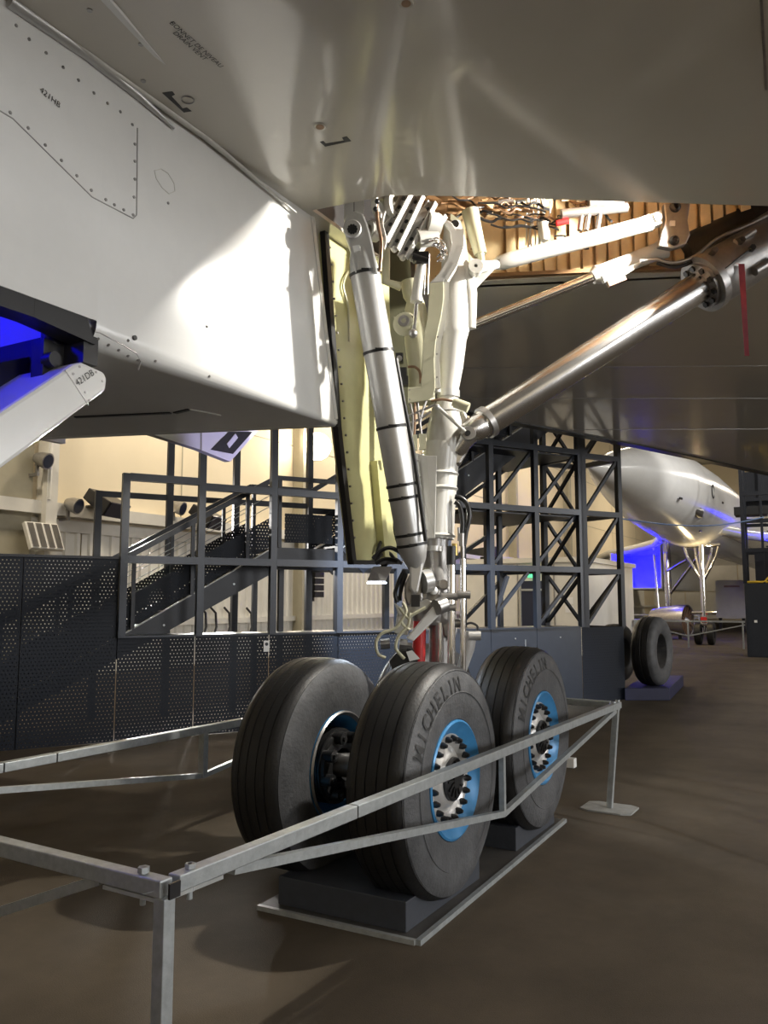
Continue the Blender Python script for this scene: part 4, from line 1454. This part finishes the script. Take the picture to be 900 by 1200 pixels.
for o_ in SO:
    stringer(o_, f1a, f1b)
    stringer(o_, f2a, f2b)
for (A, B) in ((f1a, f1b), (f2a, f2b)):
    n = 13
    for i in range(n):
        t = (i + .5) / n
        s = A[0] + (B[0] - A[0]) * t
        z = A[1] + (B[1] - A[1]) * t - .06
        MB().obox(wp(s, max(z, .03), .96), gu * .15, gn * .48, V3(0, 0, .014)).build('tread', 'gantrydark', stw)
    for i in range(9):
        t = (i + .5) / 9
        s = A[0] + (B[0] - A[0]) * t + .1
        z = A[1] + (B[1] - A[1]) * t - .12
        MB().disc(wp(s, max(.05, z), SO[0] - .004), gn, .014, .012, 8).build('bolt', 'galv', stw)
MB().obox(wp(3.85, 2.33, .95), gu * .5, gn * .5, V3(0, 0, .02)).build('landing', 'gantrydark', stw)
MB().obox(wp(3.85, 2.18, .45), gu * .5, gn * .02, V3(0, 0, .13)).build('landing_beam', 'gantrydark', stw)
MB().obox(wp(3.83, 2.62, .42), gu * .36, gn * .012, V3(0, 0, .2)).build('landing_panel', 'perf', stw)
for o_ in SO:
    for (A, B) in ((f1a, f1b), (f2a, f2b)):
        MB().bar(wp(A[0], A[1] + .95, o_), wp(B[0], B[1] + .95, o_), .05, .07).build('handrail', 'gantrydark', stw)
        for t in (.18, .36, .54, .72, .9):
            s = A[0] + (B[0] - A[0]) * t
            z = A[1] + (B[1] - A[1]) * t
            MB().bar(wp(s, z, o_), wp(s, z + .93, o_), .045, .045, gn).build('baluster', 'gantrydark', stw)
        MB().ext([wp(A[0], A[1] + .04, o_ + .03), wp(B[0], B[1] + .04, o_ + .03), wp(B[0], B[1] + .44, o_ + .03), wp(A[0], A[1] + .44, o_ + .03)], gn * .004).build('side_sheet', 'perf', stw)
    for zz in (.6, .75):
        A, B = f1a, f1b
        MB().tube([wp(A[0], A[1] + zz, o_), wp(B[0], B[1] + zz, o_)], .006, 6).build('guard_wire', 'galv', stw)
    MB().bar(wp(3.35, 3.31, o_), wp(4.35, 3.31, o_), .05, .06).build('handrail', 'gantrydark', stw)
    for s in (3.4, 4.3):
        MB().bar(wp(s, 2.35, o_), wp(s, 3.28, o_), .05, .05, gn).build('baluster', 'gantrydark', stw)
# support posts of the stair down to floor
for s, z in ((3.45, 2.3), (4.3, 2.3), (7.2, 3.8)):
    for o_ in SO:
        MB().bar(wp(s, 0, o_ + .05), wp(s, z, o_ + .05), .07, .07, gn).build('stair_post', 'gantrydark', stw)

# ================================================================== display tyres on a plinth
pc = PZ(786, 819, 0)
pl = MB()
q0, q1, q2 = PZ(736, 821, 0), PZ(785, 821, 0), PZ(801, 804, 0)
q3 = q0 + (q2 - q1)
q0 = q0 - RD * .05
q3 = q3 - RD * .05
pl.ext([q0, q1, q2, q3], (0, 0, .20))
tag(pl.build('plinth', 'plinth', bevel=.01), 'low navy blue plinth under the old display tyre', 'plinth')
tprof = [(-.16, .30), (-.19, .34), (-.2, .44), (-.18, .53), (-.14, .565), (-.095, .572), (-.09, .562), (-.08, .562), (-.075, .575), (-.02, .58), (-.015, .57), (.015, .57), (.02, .58), (.075, .575), (.08, .562), (.09, .562), (.095, .572), (.14, .565), (.18, .53), (.2, .44), (.19, .34), (.16, .30), (.15, .29), (-.15, .29)]
ax1 = (V3(cA, sA, 0) * .60 - RD * .80).normalized()
tc_ = PZ(766, 803, .2)
tc_ = V3(tc_.x, tc_.y, .2 + .575)
b = MB()
b.lathe(tprof, tc_, ax1, 64, closed=True)
for i, f in enumerate(b.f):
    r_ = i // 64
    if r_ < 5 or r_ >= 22:
        b.mi[i] = 1
tag(b.build('display_tyre', ['tyre', 'sidewall'], bevel=0), 'black aircraft tyre standing on the navy plinth, its hole open', 'tyre', 'display tyres')
ct = tc_ + (q0 - q1).normalized() * .52 + V3(0, 0, -.575 + .575)
b = MB()
ct = PZ(744, 806, .2)
ct = V3(ct.x, ct.y, .2 + .505) + V3(cA, sA, 0) * 1.1 + RD * .02
b.lathe([(a, r * .87) for (a, r) in tprof], ct, ax1, 48, closed=True)
tag(b.build('display_tyre', 'tyre'), 'second display tyre half hidden behind the lattice tower, left of the plinth tyre', 'tyre', 'display tyres')

# ================================================================== access stair cabinet at the right edge
cab = thing('access_cabinet', 'tall slate steel cabinet base with stair frame at the right edge', 'cabinet', (25.9, 1.8, 0))
c0 = PZ(876, 770, 0)
CXx, CYy = c0.x, c0.y
v1 = V3(c0.x, c0.y, 0).normalized()
v1 = (v1 + V3(v1.y, -v1.x, 0) * .06).normalized()
u1 = V3(v1.y, -v1.x, 0)          # faces the camera squarely


def cp(a, z, d=0.0):
    return V3(CXx, CYy, 0) + u1 * a + v1 * d + V3(0, 0, z)


zc = 2.1
b = MB()
b.hexa([cp(0, 0), cp(2.2, 0), cp(2.2, 0, 1.6), cp(0, 0, 1.6), cp(0, zc), cp(2.2, zc), cp(2.2, zc, 1.6), cp(0, zc, 1.6)])
b.build('cabinet_body', 'gantry', cab, bevel=.01)
for (z0, z1) in ((.04, 1.0), (1.03, 2.06)):
    MB().ext([cp(.03, z0, -.012), cp(2.17, z0, -.012), cp(2.17, z1, -.012), cp(.03, z1, -.012)], v1 * .012).build('cabinet_panel', 'gantry', cab)
MB().ext([cp(.22, .98, -.02), cp(.30, .98, -.02), cp(.30, 1.05, -.02), cp(.22, 1.05, -.02)], v1 * .008).build('cabinet_label', 'paper', cab)
for (a, d, w) in ((.0, 0, .1), (-.02, 1.6, .1), (.5, .0, .06), (.45, 1.6, .06), (1.4, .8, .08)):
    MB().bar(cp(a + .03, zc, d + .05), cp(a + .03, 6.2, d + .05), w, w, v1).build('frame_post', 'gantrydark', cab)
for z in (3.05, 3.9, 4.7):
    MB().bar(cp(.03, z, .05), cp(2.2, z, .05), .09, .12).build('frame_rail', 'gantrydark', cab)
    MB().bar(cp(.03, z, 1.65), cp(2.2, z, 1.65), .09, .1).build('frame_rail', 'gantrydark', cab)
MB().hexa([cp(-.3, 4.25, 1.7), cp(2.2, 4.25, 1.7), cp(2.2, 4.25, 2.6), cp(-.3, 4.25, 2.6), cp(-.3, 4.5, 1.7), cp(2.2, 4.5, 1.7), cp(2.2, 4.5, 2.6), cp(-.3, 4.5, 2.6)]).build('platform_edge', 'blackm', cab)
MB().hexa([cp(-.1, 4.5, 1.9), cp(2.2, 4.5, 1.9), cp(2.2, 4.5, 2.0), cp(-.1, 4.5, 2.0), cp(-.1, 5.6, 1.9), cp(2.2, 5.6, 1.9), cp(2.2, 5.6, 2.0), cp(-.1, 5.6, 2.0)]).build('platform_panel', 'gantrydark', cab)
for i in range(8):
    z = 2.5 + i * .23
    MB().obox(cp(.95 + .02 * i, z, .8), u1 * .42, v1 * .15, V3(0, 0, .015)).build('tread', 'galvdull' if i > 3 else 'gantrydark', cab)
MB().ext([cp(.28, zc, .6), cp(1.9, zc, .6), cp(1.9, 3.0, .6), cp(.28, 3.0, .6)], v1 * .03).build('inner_panel', 'gantrydark', cab)
yh = thing('yellow_hose', 'yellow hose draped along the top edge of the slate cabinet', 'hose', cp(.5, zc, .0))
MB().tube([cp(.0, zc + .03, .1), cp(.25, zc + .05, .06), cp(.5, zc + .04, .04), cp(.62, zc + .14, .05), cp(.8, zc + .30, .08), cp(1.1, zc + .5, .1)], .028, 8).build('hose', 'yellow', yh)
MB().tube([cp(.1, zc + .03, .12), cp(.5, zc + .03, .1), cp(.9, zc + .06, .1)], .03, 8).build('hose_loop', 'yellow', yh)

# ================================================================== second airliner beyond
FY, FZ = 5.2, 5.05
a2 = thing('airliner', 'second white delta-wing airliner parked far beyond the lattice tower', 'aircraft', (40, FY, 0))
b = MB()
fp_ = [(18.6, .05, -.35), (19.5, .26, -.30), (21, .58, -.2), (23, .92, -.1), (25.5, 1.22, -.03), (28.5, 1.42, 0), (32, 1.5, 0), (40, 1.5, 0), (62, 1.5, 0), (66, 1.0, .5)]
b.tube([(x, FY, FZ + dz) for (x, r, dz) in fp_], [r for (x, r, dz) in fp_], 48)
fus = b.build('fuselage', 'white', a2)
# scoop, probes and drains on the nose section
MB().tube([(26.3, FY - 1.02, FZ - .62), (26.8, FY - 1.10, FZ - .72), (27.5, FY - 1.1, FZ - .8)], [.02, .16, .03], 14).build('air_scoop', 'steel', fus)
for (x, ang) in ((24.2, -.5), (25.3, -.35), (25.2, -1.1), (25.9, -1.15), (28.6, -.95), (29.6, -.1)):
    r = 1.15 if x < 25.5 else (1.24 if x < 27 else 1.43)
    y, z = FY - r * math.cos(ang), FZ + r * math.sin(ang)
    MB().bar((x, y, z), (x + .22, y - .03, z), .035, .06).build('probe', 'dark', fus)
b = MB()
b.lathe([(-.01, .20), (.015, .22), (-.01, .24)], (28.0, FY - 1.39, FZ + .05), (0, 1, 0), 24)
b.build('door_outline', 'dark', fus)
# wing
wz = 4.0
LW = [(31.5, FY + 1.0), (35, FY + 1.6), (38.5, FY + 2.6), (42, FY + 4.3), (46, FY + 6.6), (52, FY + 9.0), (62, FY + 9.0), (62, FY)]
b = MB()
b.ext([(x, y, wz) for (x, y) in LW], (0, 0, .35))
b.ext([(x, 2 * FY - y, wz) for (x, y) in LW], (0, 0, .35))
b.build('wing', 'wing', a2)
b = MB()
b.tube([(x, y, wz + .17) for (x, y) in LW[:6]], .2, 14)
b.tube([(x, 2 * FY - y, wz + .17) for (x, y) in LW[:6]], .2, 14)
b.build('wing_leading_edge', 'white', a2)
for sg in (1, -1):
    b = MB()
    y0, y1 = FY + sg * 3.15, FY + sg * 5.7
    b.box((42.5, min(y0, y1), 2.2), (56, min(y0, y1) + .06, 4.0))
    b.box((42.5, max(y0, y1) - .06, 2.2), (56, max(y0, y1), 4.0))
    b.box((42.5, min(y0, y1), 2.15), (56, max(y0, y1), 2.22))
    b.box((47, min(y0, y1), 2.2), (47.1, max(y0, y1), 4.0))
    b.build('nacelle', 'white', a2)
# nose gear
ng = V3(31.85, 4.82, 0)
b = MB()
b.tube([ng + V3(0, 0, 3.7), ng + V3(0, 0, 2.0), ng + V3(0, 0, .45)], [.11, .10, .075], 16)
b.tube([ng + V3(0, -.42, 1.15), ng + V3(0, .42, 1.15)], .07, 12)
b.tube([ng + V3(0, -.25, .75), ng + V3(0, .25, .75)], .1, 12)
b.tube([ng + V3(0, -.24, .42), ng + V3(0, .24, .42)], .06, 12)
b.build('nose_gear_strut', 'chrome', a2)
for (dx, dy) in ((0, .62), (0, -.62), (.5, .3), (.5, -.3)):
    MB().tube([ng + V3(dx, dy, 3.65), ng + V3(dx * .7, dy * .8, 3.2), ng + V3(0, 0, 2.25)], .055, 10).build('gear_brace', 'chrome', a2)
MB().tube([ng + V3(0, -.65, 3.6), ng + V3(0, .65, 3.6)], .07, 10).build('gear_trunnion', 'chrome', a2)
for dy in (-.22, .22):
    b = MB()
    b.lathe([(-.1, .2), (-.13, .3), (-.1, .4), (0, .42), (.1, .4), (.13, .3), (.1, .2)], ng + V3(0, dy, .42), (0, 1, 0), 28, closed=True)
    b.build('nose_tyre', 'tyre', a2)
MB().bar(ng + V3(-.1, 0, .85), ng + V3(-.1, 0, 1.0), .2, .12).build('red_gear_label', 'red', a2)
# main gear
mg = V3(42.6, FY + 2.9, 0)
b = MB()
b.tube([mg + V3(0, 0, 4.0), mg + V3(0, 0, 2.3), mg + V3(0, 0, .6)], [.2, .18, .12], 16)
b.build('main_gear_strut', 'chrome', a2)
for (p, q) in ((V3(0, -.1, 1.9), V3(-1.5, -1.9, 3.9)), (V3(0, .1, 3.0), V3(-1.5, -1.2, 3.5)), (V3(-.1, .45, 1.0), V3(0, .6, 3.9))):
    MB().tube([mg + p, mg + q], .07, 10).build('gear_brace', 'chrome', a2)
for dx in (-.75, .75):
    for dy in (-.36, .36):
        b = MB()
        b.lathe([(-.15, .3), (-.19, .42), (-.14, .56), (0, .58), (.14, .56), (.19, .42), (.15, .3)], mg + V3(dx, dy, .58), (0, 1, 0), 28, closed=True)
        b.build('main_tyre', 'tyre', a2)
MB().tube([mg + V3(-.8, 0, .58), mg + V3(.8, 0, .58)], .13, 12).build('gear_bogie', 'steel', a2)

# jet engine on a stand beyond
en = thing('jet_engine', 'bare jet engine with a round bronze intake on display beyond the far main gear', 'engine', PF(805, 745, 34))
ec = PF(806, 727, 34)
b = MB()
edir = (RD * .72 - V3(cA, sA, 0) * .69).normalized()
b.lathe([(.0, .60), (.02, .64), (-.25, .64), (-.7, .58), (-1.2, .50), (-1.5, .44)], ec, edir, 36)
b.build('engine_casing', 'steel', en)
b = MB()
b.lathe([(-.1, .02), (-.1, .15), (-.12, .62)], ec, edir, 36)
b.build('fan_face', 'copper', en)
for i in range(16):
    a = i * math.pi / 8
    d = (edir.cross(V3(0, 0, 1)).normalized() * math.cos(a) + V3(0, 0, 1) * math.sin(a))
    MB().bar(ec - edir * .07 + d * .14, ec - edir * .07 + d * .6, .06, .02, edir).build('fan_blade', 'copper', en)
MB().tube([ec - edir * .1, ec + edir * .08], [.15, .02], 16).build('spinner', 'silver', en)
for k in (.35, 1.2):
    p = ec - edir * k
    MB().bar(V3(p.x, p.y, 0), V3(p.x, p.y, p.z - .5), .12, .12).build('stand_leg', 'dark', en)

# far barriers round the second aircraft
fbp = [PZ(778, 738, 0), PZ(794, 757, 0), PZ(842, 742, 0)]


def far_barrier(lab, A, B):
    t = thing('barrier', lab, 'barrier', A.lerp(B, .5), 'barriers round the far aircraft')
    MB().bar(A + V3(0, 0, .9), B + V3(0, 0, .9), .06, .06).build('top_rail', 'galv', t)
    for k in (0.02, .5, .98):
        p = A.lerp(B, k)
        MB().bar(p + V3(0, 0, .01), p + V3(0, 0, .87), .05, .05).build('post', 'galv', t)
    MB().bar(A + V3(0, 0, .8), A.lerp(B, .5) + V3(0, 0, .4), .04, .04).build('brace', 'galv', t)
    MB().bar(A.lerp(B, .5) + V3(0, 0, .4), B + V3(0, 0, .8), .04, .04).build('brace', 'galv', t)


n0 = ng + V3(-2.2, 2.0, 0)
far_barrier('far barrier rail left of the distant nose wheel', n0, ng + V3(2.2, 2.0, 0))
far_barrier('far barrier rail crossing in front of the distant nose wheel', n0, ng + V3(-2.2, -1.6, 0))
far_barrier('far barrier rail in front of the distant main wheels', mg + V3(-2.0, 1.8, 0), mg + V3(-2.0, -1.8, 0))

# sagging blue cable from tower to cabinet
cb = [(742, 584), (760, 590), (785, 598), (815, 606), (845, 610), (870, 611), (900, 610)]
A_, B_ = wp(9.36, 3.1, .5), cp(.6, 4.0, .05)
pts = []
for i in range(13):
    t = i / 12
    p = A_.lerp(B_, t)
    pts.append(p + V3(0, 0, -.22 * math.sin(math.pi * t)))
tag(MB().tube(pts, .016, 8).build('cable', 'cable'), 'thin blue cable sagging from the lattice tower to the right cabinet', 'cable')

# ================================================================== fittings on the left wall
YW = WY - .32


def flood(lab, x, y, w, lit=False):
    p = PY(x, y, YW - .45)
    t = thing('projector', lab, 'projector', (p.x, p.y, p.z - .35), 'black projectors on the wall ledge')
    dv = (V3(.25, -.78, -.55)).normalized()
    xx, yy, _ = frame(dv)
    h = w
    c = V3(p.x, p.y, p.z)
    r1, r0 = .42 * h, .30 * h
    b = MB()
    b.hexa([c - xx * .8 * h - yy * r0 - dv * .35, c + xx * .8 * h - yy * r0 - dv * .35, c + xx * .8 * h + yy * r0 - dv * .35, c - xx * .8 * h + yy * r0 - dv * .35,
            c - xx * h - yy * r1 + dv * .3, c + xx * h - yy * r1 + dv * .3, c + xx * h + yy * r1 + dv * .3, c - xx * h + yy * r1 + dv * .3])
    b.build('housing', 'blackm', t, bevel=.02)
    MB().ext([c - xx * .9 * h - yy * r1 * .85 + dv * .302, c + xx * .9 * h - yy * r1 * .85 + dv * .302, c + xx * .9 * h + yy * r1 * .85 + dv * .302, c - xx * .9 * h + yy * r1 * .85 + dv * .302], dv * .01).build('front_glass', 'glassdark', t)
    light('SPOT', 'projector_light', c + dv * .5, 3000, NEUT, (5.2, 2.2, .4), spot_size=.62, spot_blend=.5, shadow_soft_size=.12)
    MB().bar((p.x, YW - .45, 3.62), (p.x, YW - .45, p.z - .1), .08, .08).build('yoke', 'blackm', t)
    MB().box((p.x - .15, YW - .6, 3.60), (p.x + .15, YW + .02, 3.63)).build('base_plate', 'blackm', t)
    return t


flood('large black projector on the wall ledge, left of the stairs', 125, 590, .42)
flood('black projector on the wall ledge behind the stair handrail', 243, 606, .42)


def camera_(lab, x, y, yy=None, floor_z=3.62):
    p = PY(x, y, YW - .12)
    t = thing('spotlight', lab, 'spotlight', (p.x, p.y, p.z - .15), 'small grey spotlights on the wall')
    d = V3(.25, -.9, -.3).normalized()
    b = MB()
    b.tube([p - d * .12, p + d * .02, p + d * .18], [.10, .15, .17], 18)
    b.build('spot_body', 'steel', t)
    MB().disc(p + d * .182, d, .14, .01, 18).build('spot_glass', 'glassdark', t)
    MB().bar(p - d * .05, (p.x, YW + .02, p.z - .12), .05, .05).build('bracket', 'steel', t)
    MB().bar((p.x, YW - .06, p.z - .3), (p.x, YW + .32, p.z - .3), .06, .06).build('wall_arm', 'steel', t)
    MB().bar((p.x, YW - .02, p.z - .3), (p.x, YW - .02, p.z - .1), .05, .05).build('upright', 'steel', t)
    return t


camera_('grey spotlight high on the pale column at left', 48, 538)
camera_('grey spotlight on the ledge left of the large black projector', 84, 591)
camera_('grey spotlight on the wall ledge between the two black projectors', 207, 594)
# conduit on the column
c = PY(55, 560, YW - .03)
tag(MB().tube([(c.x, YW + .03 - .16, 3.64), (c.x, YW + .03 - .16, 8.5)], .03, 8).build('conduit', 'clad'), 'thin vertical conduit pipe beside the pale left column', 'pipe')
# louvre strip lamp
p = PY(51, 629, YW - .25)
ll = thing('louvre_lamp', 'square louvred ceiling style lamp tilted on the left wall', 'lamp', (p.x, p.y, p.z - .3))
MB().obox(p, (.38, 0, 0), V3(0, -.12, -.26), V3(0, .04, -.02)).build('housing', 'clad', ll)
for k in range(4):
    q = p + V3(-.28 + .185 * k, -.05, .02)
    MB().obox(q, (.07, 0, 0), V3(0, -.11, -.24), V3(0, .01, -.005)).build('louvre', 'chrome', ll)
MB().bar(p, (p.x, WY - .02, p.z), .06, .06).build('bracket', 'clad', ll)
# bright floodlight near the gear door
p = PY(372, 524, YW - .25)
bf = thing('floodlight', 'glaring white wall floodlight seen between the gantry posts and the gear door', 'lamp', (p.x, p.y, p.z - .2))
dv = V3(-.86, -.5, 0)
dv.normalize()
xx = dv.cross(V3(0, 0, 1)).normalized()
MB().tube([p - dv * .12, p + dv * .1], [.3, .44], 24).build('housing', 'blackm', bf)
MB().disc(p + dv * .11, dv, .42, .02, 28).build('lamp_face', 'lampwhite', bf)
MB().bar(p, (p.x + .1, WY - .01, p.z), .08, .08).build('bracket', 'blackm', bf)
light('SPOT', 'wall_flood_light', p + dv * .2, 500, WARM, p + dv * 3 + V3(0, -1, -1), spot_size=2.2, spot_blend=.6, shadow_soft_size=.2)
light('POINT', 'wall_flood_glow', p + V3(-.5, -.1, .1), 160, WARM, shadow_soft_size=.2)
# black signal box and fire extinguisher
p = PY(366, 685, WY - .3)
sb = thing('signal_box', 'black box with four stacked modules fixed on the ribbed wall', 'signal box', (p.x, p.y, p.z - .45))
MB().box((p.x - .42, p.y, p.z - .5), (p.x + .12, WY - .05, p.z + .45)).build('back_board', 'blackm', sb)
for k in range(4):
    MB().box((p.x - .05, p.y - .14, p.z - .38 + .2 * k), (p.x + .42, p.y + .1, p.z - .21 + .2 * k)).build('module', 'dark', sb)
p = PY(361, 726, WY - .2)
fe = thing('fire_extinguisher', 'red fire extinguisher hanging on the ribbed wall below the black box', 'extinguisher', (p.x, p.y, p.z - .3))
MB().tube([p + V3(0, 0, -.32), p + V3(0, 0, -.3), p + V3(0, 0, .12), p + V3(0, 0, .2)], [.09, .11, .11, .045], 16).build('cylinder', 'red', fe)
MB().tube([p + V3(0, 0, .2), p + V3(.1, -.02, .28)], .025, 8).build('valve', 'dark', fe)
MB().tube([p + V3(0, 0, .22), p + V3(-.14, -.03, .2), p + V3(-.15, -.03, -.1)], .02, 8).build('hose', 'hose', fe)
MB().box((p.x - .06, p.y + .05, p.z - .05), (p.x + .06, WY - .03, p.z + .05)).build('bracket', 'dark', fe)
# loops of pipe low on the wall
for x in (238, 250, 266, 292):
    p = PY(x, 730, WY - .185)
    tag(MB().tube([p + V3(-.12, 0, .4), p + V3(.08, 0, .25), p + V3(.12, 0, -.1), p + V3(0, 0, -.4)], .03, 8).build('hanging_hose', 'hose'), '%s dark hose loop hanging low on the ribbed wall behind the stairs' % {238: 'leftmost', 250: 'second from left', 266: 'third from left', 292: 'rightmost'}[x], 'hose', 'hose loops on the ribbed wall')

# ================================================================== white cabin seen through the gantry
kb = thing('office_cabin', 'white flat-roofed cabin seen through the right part of the gantry', 'cabin', (27, 9, 0))
X0c = 24.0
ya, yb = 6.9, 10.8
MB().box((X0c, ya, 0), (30, yb, 2.75)).build('cabin_body', 'clad', kb)
MB().box((X0c - .1, ya - .1, 2.75), (30.1, yb + .1, 2.9)).build('cabin_roof', 'clad', kb)
for y in (7.85, 9.0, 9.9):
    MB().box((X0c - .02, y - .02, .05), (X0c, y + .02, 2.7)).build('panel_joint', 'steel', kb)
dk = MB().box((X0c - .03, 8.0, .05), (X0c, 8.9, 2.2)).build('cabin_door', 'glassdark', kb)
for y in (8.0, 8.43, 8.88):
    MB().box((X0c - .05, y, .05), (X0c - .03, y + .04, 2.2)).build('door_frame', 'galv', dk)
MB().box((X0c - .05, 8.0, 1.9), (X0c - .03, 8.9, 1.96)).build('door_frame', 'galv', dk)
MB().box((X0c - .08, 8.35, 2.3), (X0c - .02, 8.65, 2.45)).build('exit_sign', 'green', kb)
for (y, z) in ((9.55, 1.55), (7.4, 1.6), (7.4, 1.35)):
    MB().box((X0c - .015, y - .12, z - .1), (X0c, y + .12, z + .1)).build('notice', 'paper', kb)
# lamp bar on cabin roof
p = PX(566, 647, X0c + .4)
lp = thing('projector', 'black wedge-shaped projector standing on the cabin roof', 'projector', (p.x, p.y, 2.9))
MB().hexa([(p.x - .2, p.y - .4, 2.95), (p.x + .3, p.y - .4, 2.95), (p.x + .3, p.y + .5, 3.1), (p.x - .2, p.y + .5, 3.1), (p.x - .2, p.y - .4, 3.32), (p.x + .3, p.y - .4, 3.32), (p.x + .3, p.y + .5, 3.22), (p.x - .2, p.y + .5, 3.22)]).build('housing', 'blackm', lp)
MB().box((p.x, p.y - .1, 2.9), (p.x + .1, p.y + .1, 3.0)).build('foot', 'blackm', lp)
# grey box on the far wall and pipework
p = PF(857, 706, 46)
gb = thing('switch_cupboard', 'pale grey switch cupboard standing at the right end of the far wall', 'cupboard', (p.x, p.y, 0))
MB().box((p.x - .3, p.y - .75, .6), (p.x + .3, p.y + .75, 2.7)).build('cupboard', 'clad', gb)
for dy in (-.6, .6):
    MB().box((p.x - .1, p.y + dy - .08, 0), (p.x + .1, p.y + dy + .08, .6)).build('leg', 'dark', gb)
MB().box((p.x - .35, p.y - .5, 2.3), (p.x - .3, p.y + .3, 2.4)).build('red_pipe', 'copper', gb)
